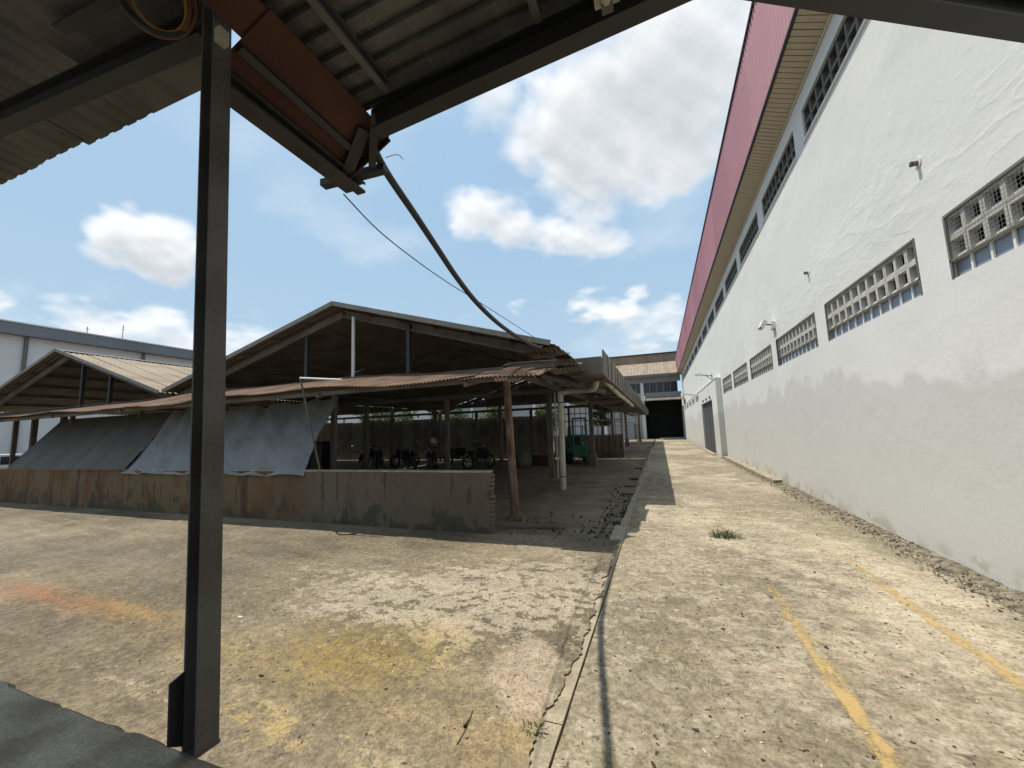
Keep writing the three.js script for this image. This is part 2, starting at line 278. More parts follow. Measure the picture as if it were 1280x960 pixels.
// vertical skirt along a wandering edge
function skirt(xf, z0, z1, n, y0, y1) { const pos = [], idx = []; for (let j = 0; j <= n; j++) { const z = mix(z0, z1, j / n), x = xf(z); pos.push(x, y0, z, x, y1, z); } for (let j = 0; j < n; j++) { const a = 2 * j; idx.push(a, a + 1, a + 2, a + 1, a + 3, a + 2); } const g = new THREE.BufferGeometry(); g.setAttribute('position', new THREE.Float32BufferAttribute(pos, 3)); g.setIndex(idx); g.computeVertexNormals(); return g; }

const mEarth = mottled({ a: [0.10, 0.085, 0.06], b: [0.2, 0.175, 0.125], f: 0.4, size: 12, rough: 1, grain: 0.2 });
structure(mesh('ground', new THREE.PlaneGeometry(1400, 1400).rotateX(-Math.PI / 2).translate(0, -0.16, -100), mEarth), 'bare earth around and beyond the buildings');

const yardEdge = z => -0.825 + 0.05 * (fbm(z * 3.1, 3, 3) - 0.5) + 0.075 * (noise(z * 9, 8) - 0.5) + 0.03 * (noise(z * 31, 1) - 0.5) - 0.07 * Math.exp(-Math.pow((z + 2.75) / 0.28, 2));
const yard = new THREE.Group(); yard.name = 'yard_slab'; scene.add(yard); structure(yard, 'stained concrete yard slab with yellow, rust and flaked patches');
const rectN = [-8, -0.78, -7.4, -1.2], mYardNear = groundTex(yardAt, ...rectN, 2048, 1760, 0.010);
mesh('slab_section', [patch(() => -8, yardEdge, -7.4, -1.2, 40, 420, 0.03, rectN), skirt(yardEdge, -7.4, -1.2, 420, 0.03, -0.02)], mYardNear, yard, true);
const rectF = [-40, -8, -7.4, 0.5], mYardFar = groundTex(yardAt, ...rectF, 2048, 640, 0.010);
mesh('slab_section', patch(() => -40, () => -8, -7.4, 0.5, 8, 4, 0.03, rectF), mYardFar, yard, true);

const mKerb = mottled({ a: [0.22, 0.19, 0.13], b: [0.40, 0.35, 0.26], f: 6, rough: 0.95, grain: 0.3, bump: 0.005 });
const kerb = new THREE.Group(); kerb.name = 'kerb_strip'; scene.add(kerb); structure(kerb, 'narrow mortar strip along the slab joint');
for (let k = 0; k < 9; k++) { const a = -1.2 - k * 0.82, b = a - 0.813 + R(-0.004, 0.004); mesh('kerb_piece', span(-1.0, -0.764, -0.05, 0.014 + R(-0.003, 0.003), a, b), mKerb, kerb); }

const alley = new THREE.Group(); alley.name = 'alley_slab'; scene.add(alley); structure(alley, 'sunlit concrete alley floor beside the white wall');
const alleyEdge = z => -0.752 + 0.006 * (noise(z * 9, 2) - 0.5);
const rA = [-0.8, 3.6, -10.5, -1.2], mAlleyNear = groundTex(alleyAt, ...rA, 960, 2032, 0.009);
const mAlleyFar = groundTex(alleyAt, -0.8, 3.6, -67, -10.5, 320, 2048, 0.009);
mesh('slab_section', [patch(alleyEdge, () => 3.6, -10.5, -1.2, 4, 60, 0, rA), skirt(alleyEdge, -10.5, -1.2, 60, 0, -0.06)], mAlleyNear, alley, true);
mesh('slab_section', patch(() => -0.76, () => 3.6, -67, -10.5, 2, 20, 0, [-0.8, 3.6, -67, -10.5]), mAlleyFar, alley, true);

const mFloor = groundTex(floorAt, -8, 0, -40, -7.4, 512, 1536, 0.012), mFloorTile = mottled({ a: [0.115, 0.098, 0.066], b: [0.25, 0.215, 0.15], f: 0.6, size: 8, rough: 0.95 });
const sfloor = new THREE.Group(); sfloor.name = 'shed_floor'; scene.add(sfloor); structure(sfloor, 'dark worn concrete floor under and beside the sheds');
const drainL = z => -1.28 + 0.10 * (fbm(z * 1.3, 5, 3) - 0.5), drainR = z => -0.9 + 0.06 * (fbm(z * 1.7, 9, 3) - 0.5);
mesh('slab_section', [patch(() => -8, drainL, -40, -7.4, 6, 160, (x, z) => 0.012 + 0.012 * (fbm(x * 2, z * 2, 3) - 0.5), [-8, 0, -40, -7.4]), skirt(drainL, -40, -7.4, 160, 0.012, -0.12)], mFloor, sfloor, true);
mesh('slab_section', [new THREE.PlaneGeometry(32, 60).rotateX(-Math.PI / 2).translate(-24, 0.01, -37.4), new THREE.PlaneGeometry(7, 27).rotateX(-Math.PI / 2).translate(-4.4, 0.01, -53.5)], mFloorTile, sfloor);
mesh('drain_bed', patch(() => -1.4, () => -0.74, -40, -7.0, 10, 260, (x, z) => -0.085 + 0.07 * fbm(x * 7, z * 5, 3), [0, 1, 0, 1]), M.rubble, sfloor);
mesh('drain_edge', [patch(drainR, () => -0.752, -40, -7.4, 2, 160, 0.006, [0, 1, 0, 1]), skirt(drainR, -40, -7.4, 160, 0.006, -0.12)], mKerb, sfloor);
for (const [z, l] of [[-13.2, 1.1], [-14.6, 0.9], [-17.5, 2.4], [-21.2, 1.6], [-24.4, 3.8]]) { const c = reuse('drain_cover', clean(box(0.46, 0.05, l)), M.rubble, sfloor, [-1.08, 0.0, z], [R(-0.02, 0.02), R(-0.05, 0.05), R(-0.04, 0.04)]); c.scale.x = R(0.9, 1.1); }

// raised platform under the canopy
{
  const edge = x => -1.25 + 0.025 * (fbm(x * 3.1, 2, 3) - 0.5) + 0.014 * (noise(x * 17, 4) - 0.5) + 0.008 * (noise(x * 47, 4) - 0.5);
  const pos = [], idx = [], n = 260; const X = i => -9 + 12.5 * i / n;
  for (let i = 0; i <= n; i++) { const e = edge(X(i)); pos.push(X(i), 0.7, 4, X(i), 0.7 + 0.004 * noise(X(i) * 6, 1), e + 0.03, X(i), 0.675, e, X(i), -0.05, e - 0.02); }
  for (let i = 0; i < n; i++) for (let k = 0; k < 3; k++) { const a = i * 4 + k, b = a + 4; idx.push(a, b, a + 1, b, b + 1, a + 1); }
  const g = new THREE.BufferGeometry(); g.setAttribute('position', new THREE.Float32BufferAttribute(pos, 3)); g.setIndex(idx); g.computeVertexNormals();
  structure(mesh('platform', g, mottled({ a: [0.25, 0.205, 0.145], b: [0.48, 0.41, 0.31], f: 4, rough: 0.95, grain: 0.25, bump: 0.006, contrast: 2 })), 'grey concrete platform edge in the shade of the canopy');
}
// worn yellow walkway lines
{
  const mk = (s) => { const t = dataTex(128, 2048, (u, v) => { const x = u * 0.14, z = v * 6.5; const e = Math.min(u, 1 - u) * 2; const n = fbm(x * 22 + s, z * 6, 4), f = fbm(x * 80 + s, z * 60, 3); return clamp((n * 0.75 + f * 0.45 + 0.30 * Math.min(1, e * 2) - 0.66 - 0.16 * sst(0.5, 1, v)) * 2.4, 0, 0.8); }, false); return std({ color: lin(0.50, 0.36, 0.15), roughness: 0.85, alphaMap: t, transparent: true }); };
  const line = (x, z0, z1, w, s) => { const g = patch(z => x + 0.03 * (fbm(z * 0.8 + s, 1, 2) - 0.5) - w / 2, z => x + 0.03 * (fbm(z * 0.8 + s, 1, 2) - 0.5) + w / 2, z0, z1, 2, 40, 0.004, [x - w / 2, x + w / 2, z0, z1]);
    const uv = g.attributes.uv; for (let i = 0; i < uv.count; i++) uv.setY(i, 1 - uv.getY(i)); const o = mesh('walkway_line', g, mk(s), scene, true); return o; };
  tag(line(1.12, -5.95, -1.4, 0.165, 3), 'worn yellow painted line that ends farther from the white wall', 'road marking', 'painted walkway lines');
  tag(line(2.385, -7.5, -1.4, 0.165, 11), 'worn yellow painted line running closest to the white wall', 'road marking', 'painted walkway lines');
}

// ---------------------------------------------------------------- white warehouse on the alley
const WX = 3.6;
{
  const wh = thing('warehouse', 'long white plastered warehouse with pink metal fascia and ventilation block windows', 'warehouse', [WX, 0, 0]);
  const wallTex = (u, v) => { const z = u * 18, y = v * 9; return [z, y]; };
  const relief = (z, y) => {
    const wr = Math.abs(fbm(z * 0.55 + y * 0.35 + 3, y * 0.75 - z * 0.18, 5) - 0.5) * 2;           // ragged plaster ridges
    const lump = fbm(z * 1.1 + 20, y * 1.3, 4);
    const patchy = sst(0.42, 0.62, fbm(z * 0.4 + 13, y * 0.5 + 2, 3)); return 0.22 + 0.13 * (1 - sst(0, 0.5, wr)) * sst(2.6, 4.4, y) * patchy + 0.25 * lump + 0.10 * fbm(z * 4, y * 4 + 9, 4) * patchy + sst(4.55, 4.85, y) * sst(6.9, 5.4, y + 1.2 * (fbm(z * 0.6, 3, 2) - 0.5)) * (0.07 * Math.pow(1 - Math.abs(2 * fbm(z * 1.3 + 40, y * 3.4 - z * 0.35, 5) - 1), 7) + 0.07 * fbm(z * 5, y * 11, 5)) + 0.03 * fbm(z * 26, y * 26, 2);
  };
  const map = dataTex(2048, 1024, (u, v) => {
    const [z, y] = wallTex(u, v), n = fbm(z * 0.5, y * 0.5 + 30, 5), f = fbm(z * 5, y * 5, 3), g = noise(z * 60, y * 60);
    const line = 3.05 + 0.9 * (fbm(z * 0.33 + 1, 2, 3) - 0.5) + 0.25 * (fbm(z * 2.2, 7, 3) - 0.5);
    let c = mix3([0.61, 0.62, 0.61], [0.69, 0.70, 0.69], n);
    const low = sst(0.5, 0.62, 0.5 + 0.35 * (line - y) + 0.5 * (fbm(z * 1.4 + 5, y * 1.4, 4) - 0.5)); c = mix3(c, mix3([0.485, 0.49, 0.465], [0.54, 0.545, 0.52], f), low * (0.55 + 0.35 * f));
    const dirt = sst(0.42, 0.10, y - 0.5 * (fbm(z * 2, 4, 3) - 0.5)) * sst(0.4, 0.62, fbm(z * 3.5, y * 6, 4)); c = mix3(c, [0.36, 0.325, 0.24], dirt * 0.6);
    const cr = Math.abs(y - (4.75 + 0.9 * (fbm(z * 0.5 + 8, 3, 4) - 0.5))); if (cr < 0.008 && fbm(z * 1.5, 9, 2) > 0.52) c = c.map(k => k * 0.72);
    return c.map(k => k * (0.965 + 0.07 * g));
  }, true, 1);
  const bump = dataTex(2048, 1024, (u, v) => relief(...wallTex(u, v)), false, 1);
  for (const t of [map, bump]) t.repeat.set(1 / 18, 1 / 9);
  const mWall = std({ map, bumpMap: bump, bumpScale: 0.045, roughness: 0.9 });
  const P0 = 3.95, lowV = [], upV = [];
  for (let k = -1; k < 5; k++) { const a = 7.1 + P0 * k; lowV.push([a, k === 4 ? a + 2.95 : a + 3.35]); }
  for (let k = -1; k < 14; k++) { const a = 7.05 + P0 * k; upV.push([a, a + 3.3]); }
  const hole = (s, a, b, y0, y1) => { const h = new THREE.Path(); h.moveTo(a, y0); h.lineTo(a, y1); h.lineTo(b, y1); h.lineTo(b, y0); h.closePath(); s.holes.push(h); };
  const wallGeo = (a, b, y0, y1, holes, depth) => { const s = new THREE.Shape(); s.moveTo(a, y0); s.lineTo(b, y0); s.lineTo(b, y1); s.lineTo(a, y1); s.closePath(); for (const h of holes) hole(s, ...h); return new THREE.ExtrudeGeometry(s, { depth, bevelEnabled: false }).rotateY(Math.PI / 2); };  // shape x -> -z
  mesh('wall', wallGeo(-6, 66, -0.1, 10.2, [...lowV.map(([a, b]) => [a, b, 3.72, 4.56]), ...upV.map(([a, b]) => [a, b, 8.45, 9.19])], 0.22), mWall, wh);
  // projecting lower wall farther along with a steel door and small vents
  const farV = []; for (let k = 0; k < 5; k++) farV.push([38 + 4.4 * k, 41 + 4.4 * k]);
  mesh('projecting_wall', wallGeo(26.6, 65.9, -0.1, 4.72, [[29, 36, -0.05, 3.62], ...farV.map(([a, b]) => [a, b, 4.0, 4.56])], 0.3).translate(-0.303, 0, 0), mWall, wh);
  mesh('wall_ledge', span(-0.33, -0.004, 4.723, 4.78, -26.58, -65.9), M.whitePaint, wh);
  const door = mesh('door', corr(6.98, 3.6, 0.28, 0.035, true, 1, (x, y, z) => [-0.16 - y, 3.6 - z + 0.0, -29.01 - x]), mottled({ a: [0.075, 0.085, 0.095], b: [0.12, 0.13, 0.14], f: 1.2, rough: 0.6, streak: 0.5 }), wh);
  mesh('door_frame', [span(-0.31, -0.1, 3.56, 3.615, -29.02, -35.98), span(-0.22, -0.1, 0, 3.56, -32.44, -32.56)], M.frameGrey, door);
  for (const z of [-29.6, -31.8, -34]) mesh('door_rail_bracket', span(-0.40, -0.303, 3.70, 3.86, z, z - 0.12), M.frameGrey, door);
  mesh('door_step', span(-0.62, -0.31, -0.02, 0.07, -28.6, -36.6), mKerb, wh);
  for (const [a, b] of farV) { const f = new THREE.Group(); f.name = 'vent_window'; wh.add(f); for (let i = 0; i < 4; i++) { const z = -mix(a, b, (i + 0.5) / 4); mesh('vent_pane', span(-0.1, -0.06, 4.0, 4.56, z - 0.3, z + 0.3), M.glassDark, f); mesh('mullion', span(-0.24, -0.05, 4.0, 4.56, -mix(a, b, i / 4) - 0.04, -mix(a, b, i / 4) + 0.04), M.whitePaint, f); } }
  // ventilation blocks: square frame with a sloping rain fin
  const bw = 3.35 / 11, bh = 0.3;
  const blockGeo = (w, h) => merge([box(0.09, 0.036, w, 0, h / 2 - 0.018, 0), box(0.09, 0.036, w, 0, -h / 2 + 0.018, 0), box(0.09, h - 0.072, 0.036, 0, 0, w / 2 - 0.018), box(0.09, h - 0.072, 0.036, 0, 0, -w / 2 + 0.018), box(0.01, h * 0.36, w - 0.072).rotateZ(-0.7).translate(0.008, -h * 0.26, 0)]);
  const gB = blockGeo(bw - 0.004, bh - 0.003), gPane = merge(box(0.012, 0.22, bw - 0.02)), gMull = merge(box(0.02, 0.225, 0.036));
  lowV.forEach(([a, b], q) => {
    const v = new THREE.Group(); v.name = 'vent_window'; wh.add(v);
    const n = Math.round((b - a) / bw);
    for (let i = 0; i < n; i++) {
      const z = -(a + (i + 0.5) * (b - a) / n);
      for (let r = 0; r < 2; r++) reuse('vent_block', gB, M.blockPaint, v, [0.066 + R(-0.003, 0.003), 4.54 - bh * (r + 0.5), z]);
      reuse('blue_pane', gPane, M.glassBlue, v, [0.062, 3.833, z], [0, 0, R(-0.03, 0.03)]);
      if (i) reuse('mullion', gMull, M.whitePaint, v, [0.042, 3.832, -(a + i * (b - a) / n)]);
    }
    mesh('steel_frame', [span(-0.006, 0.016, 4.525, 4.557, -a - 0.01, -b + 0.01), span(-0.006, 0.016, 3.935, 3.962, -a - 0.01, -b + 0.01), span(-0.006, 0.016, 3.722, 4.525, -b + 0.04, -b + 0.005), span(-0.006, 0.016, 3.722, 4.525, -a - 0.04, -a - 0.005)], M.frameGrey, v);
    if (q < 1) { const ws = []; for (let z = -a - 0.05; z > -b + 0.05; z -= 0.05) ws.push(box(0.0025, 0.56, 0.0025, 0.004, 4.243, z)); for (let y = 3.99; y < 4.52; y += 0.05) ws.push(box(0.0025, 0.0025, b - a - 0.09, 0.008, y, -(a + b) / 2)); const w = mesh('wire_mesh', ws, M.meshWire, v); w.userData.kind = 'stuff'; }
  });
  upV.forEach(([a, b], q) => {
    const v = new THREE.Group(); v.name = 'upper_vent_window'; wh.add(v);
    const n = 9, w = (b - a) / n, g = blockGeo(w - 0.004, 0.366), far = [];
    for (let i = 0; i < n; i++) for (let r = 0; r < 2; r++) { const p = [0.085, 9.187 - 0.3685 * (r + 0.5), -(a + (i + 0.5) * w)]; if (q < 5) reuse('vent_block', g, M.frameGrey, v, p); else far.push(g.clone().translate(...p)); }
    if (far.length) mesh('vent_blocks', far, M.frameGrey, v).userData.kind = 'stuff';
    mesh('guard_rail', [span(0.012, 0.034, 8.52, 8.542, -a - 0.02, -b + 0.02), span(0.012, 0.034, 9.12, 9.142, -a - 0.02, -b + 0.02)], M.meshWire, v);
    mesh('sill', span(-0.035, 0.07, 8.40, 8.448, -a + 0.06, -b - 0.06), M.whitePaint, v);
  });
  // eave: soffit boards, pink corrugated fascia, roof
  const OV = -0.56, gS = merge(box(0.56, 0.02, 0.128).rotateZ(-0.39)), farS = [];
  for (let k = 0; k < 460; k++) { const z = 3 - 0.15 * k; if (k < 290) reuse('soffit_board', gS, M.soffit, wh, [-0.265, 9.80 + R(-0.002, 0.002), z]); else farS.push(gS.clone().translate(-0.265, 9.80, z)); }
  mesh('soffit_backing', [bar([-0.25, 9.875, 3], [-0.25, 9.875, -66], 0.5, 0.01, 0, 0, [0.39, 1, 0])], M.black, wh);
  mesh('soffit_boards', farS, M.soffit, wh).userData.kind = 'stuff';
  mesh('wall_cornice', [span(-0.035, -0.002, 9.58, 9.66, 3, -66)], M.soffit, wh);
  const fasciaTones = [1, 0.93, 1.05].map((t, i) => { const m = M.fascia.clone(); m.color = lin(t, t * (1 + 0.03 * i), t * (1 + 0.02 * i)); return m; });
  for (let k = 0; k < 18; k++) mesh('fascia_panel', corr(3.99, 2.75, 0.19, 0.03, true, 1, (x, y, z) => [OV - 0.01 - y, 12.66 - z, 4 - 4 * k - x]), fasciaTones[(k * 7 + 2) % 3], wh);
  mesh('fascia_flashing', [span(OV - 0.08, OV + 0.02, 12.65, 12.72, 4, -68), span(OV - 0.042, OV + 0.02, 9.885, 9.925, 4, -68)], M.steelDark, wh);
  mesh('roof', [span(OV + 0.02, 21, 12.55, 12.63, 5.9, -68), span(0.23, 21, 12.2, 12.5, -68, -67.7)], M.sheetGrey, wh);
  mesh('back_wall', [span(20.8, 21, -0.1, 12.5, 6, -66), span(0.23, 20.8, -0.1, 12.5, 6, 5.8), span(0.23, 20.8, -0.1, 12.5, -65.8, -66)], M.black, wh);
}
// small fittings on the white wall
for (const [y, z, lab] of [[5.5, -6.77, 'short pipe stub poking from white wall farthest from the floodlight'], [5.55, -11.12, 'short pipe stub poking from white wall nearest the floodlight']]) {
  const p = thing('pipe_stub', lab, 'pipe', [WX, y, z]);
  mesh('pipe', [cyl([-0.08, -0.006, 0], [0.05, 0, 0], 0.034)], M.frameGrey, p); mesh('flange', [cyl([-0.012, 0, 0], [0.02, 0, 0], 0.075)], M.whitePaint, p);
  mesh('pipe_end', [cyl([-0.083, -0.006, 0], [-0.07, -0.006, 0], 0.038)], M.steelDark, p);
}
{
  const p = thing('floodlight', 'white floodlight with conduit box on white wall between two vent windows', 'wall light', [WX, 4.98, -14.4]);
  mesh('housing', [box(0.12, 0.24, 0.34).rotateZ(-0.5).translate(-0.34, 0.08, 0.1)], M.whitePaint, p);
  mesh('lens', [box(0.02, 0.2, 0.3).rotateZ(-0.5).translate(-0.40, 0.05, 0.1)], M.glassDark, p);
  mesh('arm', [bar([0, 0.05, 0.1], [-0.3, 0.1, 0.1], 0.04, 0.04)], M.frameGrey, p);
  mesh('junction_box', [box(0.1, 0.22, 0.3, -0.051, 0.05, 0)], M.whitePaint, p);
}
for (const [y, z, s, lab] of [[5.3, -30.3, 1, 'bracket wall lamp on white wall over the grey steel door'], [5.1, -46, 0.9, 'bracket wall lamp on white wall over the small far vents']]) {
  const p = thing('wall_lamp', lab, 'wall light', [WX, y, z]);
  mesh('bracket', [bar([0, 0, 0], [-0.75 * s, 0.12, 0], 0.05, 0.05), bar([0, -0.3, 0], [-0.4, 0.06, 0], 0.035, 0.035)], M.frameGrey, p);
  mesh('lamp_head', [box(0.34, 0.12, 0.2).rotateZ(0.2).translate(-0.9 * s, 0.14, 0)], M.whitePaint, p);
  mesh('back_plate', [box(0.03, 0.5, 0.22, -0.016, -0.1, 0)], M.frameGrey, p);
}
// broken apron and rubble along the foot of the white wall
{
  const ed = z => WX - 0.30 - 0.16 * (fbm(z * 1.3, 2, 4) - 0.4) - 0.06 * noise(z * 8, 3);
  const g = patch(ed, () => WX + 0.01, -27, -1.5, 12, 500, (x, z) => { const t = clamp((x - ed(z)) / 0.3); return -0.008 + t * 0.05 + 0.045 * (fbm(x * 13, z * 9, 4) - 0.42) * Math.min(1, t * 4) + 0.03 * t * (fbm(x * 31, z * 28, 2) - 0.5); }, [0, 1, 0, 1]);
  structure(mesh('wall_foot_rubble_bed', g, M.rubble), 'cracked mortar and dirt along the foot of the white wall');
  const top = z => WX - 0.27 - 0.09 * (fbm(z * 2.2, 7, 3) - 0.5);
  structure(mesh('broken_apron', [patch(top, () => WX - 0.002, -26.5, -15.4, 4, 160, (x, z) => 0.11 + 0.02 * (fbm(x * 5, z * 3, 3) - 0.5), [0, 1, 0, 1]), skirt(top, -26.5, -15.4, 160, 0.105, 0.03), span(WX - 0.25, WX - 0.002, -0.02, 0.105, -15.42, -15.46)], mKerb), 'raised broken mortar apron at the wall foot');
  const rg = new THREE.IcosahedronGeometry(1, 0); { const p = rg.attributes.position; for (let i = 0; i < p.count; i++) { const s = 0.75 + 0.5 * noise(p.getX(i) * 3 + 9, p.getY(i) * 3 + p.getZ(i) * 2 + 5); p.setXYZ(i, p.getX(i) * s, p.getY(i) * s * 0.6, p.getZ(i) * s); } rg.computeVertexNormals(); }
  const N = 4200, im = new THREE.InstancedMesh(clean(rg), std({ color: 0xffffff, roughness: 1 }), N), m4 = new THREE.Matrix4(), q = new THREE.Quaternion(), e = new THREE.Euler();
  for (let i = 0; i < N; i++) {
    const z = -1.6 - Math.pow(rnd(), 1.4) * 25, t = Math.pow(rnd(), 0.8), x = mix(ed(z) - 0.12, WX - 0.01, t), s = R(0.003, 0.011) * (rnd() < 0.05 ? 2.2 : 1);
    e.set(R(-0.5, 0.5), R(0, 6), R(-0.5, 0.5)); im.setMatrixAt(i, m4.compose(new THREE.Vector3(x, 0.012 + 0.035 * t, z), q.setFromEuler(e), new THREE.Vector3(s * R(0.8, 2), s, s * R(0.8, 2))));
    const k = rnd(); im.setColorAt(i, k < 0.6 ? lin(0.06, 0.05, 0.033) : k < 0.85 ? lin(0.2, 0.175, 0.125) : lin(0.38, 0.34, 0.26));
  }
  im.name = 'rubble_chips'; im.castShadow = im.receiveShadow = true; scene.add(im); tag(im, 'loose chips and dry leaf bits along the wall foot', 'rubble', null, 'stuff');
  const N2 = 4200, im2 = new THREE.InstancedMesh(clean(rg.clone()), std({ color: 0xffffff, roughness: 1 }), N2);
  for (let i = 0; i < N2; i++) {
    const left = rnd() < 0.22; const z = left ? R(-6.4, -2.1) : -1.9 - Math.pow(rnd(), 1.3) * 12, x = left ? R(-6, -0.95) : R(-0.7, 3.3), s = R(0.002, 0.0065) * (rnd() < 0.05 ? 1.9 : 1);
    e.set(R(-0.3, 0.3), R(0, 6), R(-0.3, 0.3)); im2.setMatrixAt(i, m4.compose(new THREE.Vector3(x, (left ? 0.03 : 0) + s * 0.35, z), q.setFromEuler(e), new THREE.Vector3(s * R(0.8, 2.6), s * 0.7, s * R(0.8, 2))));
    const k = rnd(); im2.setColorAt(i, k < 0.62 ? lin(0.05, 0.037, 0.024) : k < 0.85 ? lin(0.2, 0.17, 0.12) : lin(0.5, 0.46, 0.38));
  }
  im2.name = 'ground_litter'; im2.castShadow = im2.receiveShadow = true; scene.add(im2); tag(im2, 'tiny leaf bits and grit strewn over the concrete', 'litter', null, 'stuff');
}
// ---------------------------------------------------------------- low wall in front of the shed
{
  const w = thing('low_wall', 'low stained concrete wall closing the front of the open shed', 'wall', [0, 0, -7.33]);
  const X0 = -26, X1 = -3.2;
  const map = dataTex(2048, 256, (u, v) => {
    const x = mix(X0, X1, u), y = v * 1.25, n = fbm(x * 0.8, y * 1.2, 4), f = fbm(x * 9, y * 9, 3);
    let c = mix3([0.105, 0.084, 0.055], [0.145, 0.12, 0.083], clamp(0.5 + (n - 0.5) * 1.3 + (f - 0.5) * 0.6));
    const st = fbm(x * 2.3, y * 0.9 + 6, 5), lf = sst(-6.5, -10.5, x + 3 * (fbm(x * 0.7, 3, 2) - 0.5));
    c = mix3(c, [0.15, 0.098, 0.046], lf * 0.8); c = mix3(c, [0.13, 0.058, 0.02], clamp(sst(0.42, 0.66, st) * (0.08 + 0.7 * lf)));
    c = mix3(c, [0.08, 0.04, 0.02], sst(0.60, 0.72, fbm(x * 4.5 + 40, y * 0.5, 4)) * (0.35 + 0.5 * lf));
    const mo = sst(0.60, 0.74, fbm(x * 3.0 + 7, y * 2.6, 5) + 0.26 * (1 - y / 0.4)); c = mix3(c, [0.05, 0.048, 0.034], mo * 0.7);
    const dr = sst(0.68, 0.73, fbm(x * 6, y * 1.5 + 30, 4)); c = mix3(c, [0.05, 0.042, 0.03], dr * 0.7);
    return c.map(k => k * (0.9 + 0.2 * noise(x * 70, y * 70)));
  }, true);
  const g = clean(new THREE.BoxGeometry(X1 - X0, 1.19, 0.15, 120, 4, 1).translate((X0 + X1) / 2, 0.595, 0));
  { const p = g.attributes.position, uv = g.attributes.uv; for (let i = 0; i < p.count; i++) { uv.setXY(i, (p.getX(i) - X0) / (X1 - X0), clamp(p.getY(i) / 1.25)); } }
  mesh('wall_face', g, std({ map, roughness: 0.95 }), w, true);
  mesh('coping', [span(X0, X1, 1.19, 1.225, -0.085, 0.085)], mKerb, w);
  // ragged broken end with brick stubs
  for (let k = 0; k < 14; k++) reuse('brick_stub', clean(box(R(0.03, 0.09), 0.06, 0.13)), M.rubble, w, [X1 + 0.015, 0.06 + k * 0.083, R(-0.01, 0.01)], [R(-0.1, 0.1), R(-0.15, 0.15), R(-0.08, 0.08)]);
}
// ---------------------------------------------------------------- open sheds
const ZF = -8.6, ZB = -26;
function gable(o, xl, yl, xp, yp, xr, yr, m, mu) {
  // roof sheets on both slopes, each one a part
  const slope = (xa, ya, xb, yb, mm) => {
    const L = Math.hypot(xb - xa, yb - ya), n = 22, w = (ZF - ZB + 0.4) / n;
    for (let k = 0; k < n; k++) { const z0 = ZF + 0.4 - k * w, t0 = R(-0.01, 0.012), ex = R(0, 0.1);
      mesh('roof_sheet', corr(w + 0.03, L + ex, 0.16, 0.032, false, 2, (x, y, z) => { const t = z / L; return [mix(xa, xb, t), mix(ya, yb, t) + y + t0 + 0.012 * Math.sin(t * 7 + k), z0 - x]; }), mm, o); }
  };
  slope(xp, yp, xl, yl, mu); slope(xp, yp, xr, yr, m);
  mesh('ridge_cap', [bar([xp - 0.13, yp + 0.02, ZF + 0.43], [xp - 0.13, yp + 0.02, ZB], 0.28, 0.012, 0, 0, [-0.3, 1, 0]), bar([xp + 0.13, yp + 0.02, ZF + 0.43], [xp + 0.13, yp + 0.02, ZB], 0.28, 0.012, 0, 0, [0.3, 1, 0])], M.steelGrey, o);
  mesh('barge_board', [bar([xp, yp + 0.03, ZF + 0.44], [xl, yl + 0.03, ZF + 0.44], 0.03, 0.12), ], M.sheetGalv, o);
  mesh('barge_board', [bar([xp, yp + 0.03, ZF + 0.44], [xr, yr + 0.03, ZF + 0.44], 0.03, 0.12)], M.sheetGalv, o);
  for (const z of [ZF, -14.4, -20.2, ZB + 0.1]) {
    mesh('rafter', cBeam([xp, yp - 0.16, z], [xl, yl - 0.16, z], 0.2, 0.08), M.sheetOld, o); mesh('rafter', cBeam([xp, yp - 0.16, z], [xr, yr - 0.16, z], 0.2, 0.08), M.sheetOld, o);
    mesh('tie_beam', cBeam([xl, 3.42, z], [xr, 3.42, z], 0.16, 0.07), M.sheetOld, o);
  }
  for (const [xe, ye] of [[xl, yl], [xr, yr]]) for (let k = 1; k < 6; k++) { const t = k / 6; mesh('purlin', cBeam([mix(xp, xe, t), mix(yp, ye, t) - 0.055, ZF + 0.3], [mix(xp, xe, t), mix(yp, ye, t) - 0.055, ZB], 0.09, 0.05), M.sheetOld, o); }
  // rear gable infill
  const n = 15; for (let k = 0; k < n; k++) { const a = mix(xl, xr, k / n), b = mix(xl, xr, (k + 1) / n), ty = x => x < xp ? mix(yl, yp, (x - xl) / (xp - xl)) : mix(yp, yr, (x - xp) / (xr - xp)); const h = Math.min(ty(a), ty(b)) - 0.05; if (h > 3.9) mesh('gable_sheet', corr(b - a, h - 3.72, 0.16, 0.03, false, 1, (x, y, z) => [a + x, h - z, ZB - 0.05 - y]), M.sheetOld, o); }
}
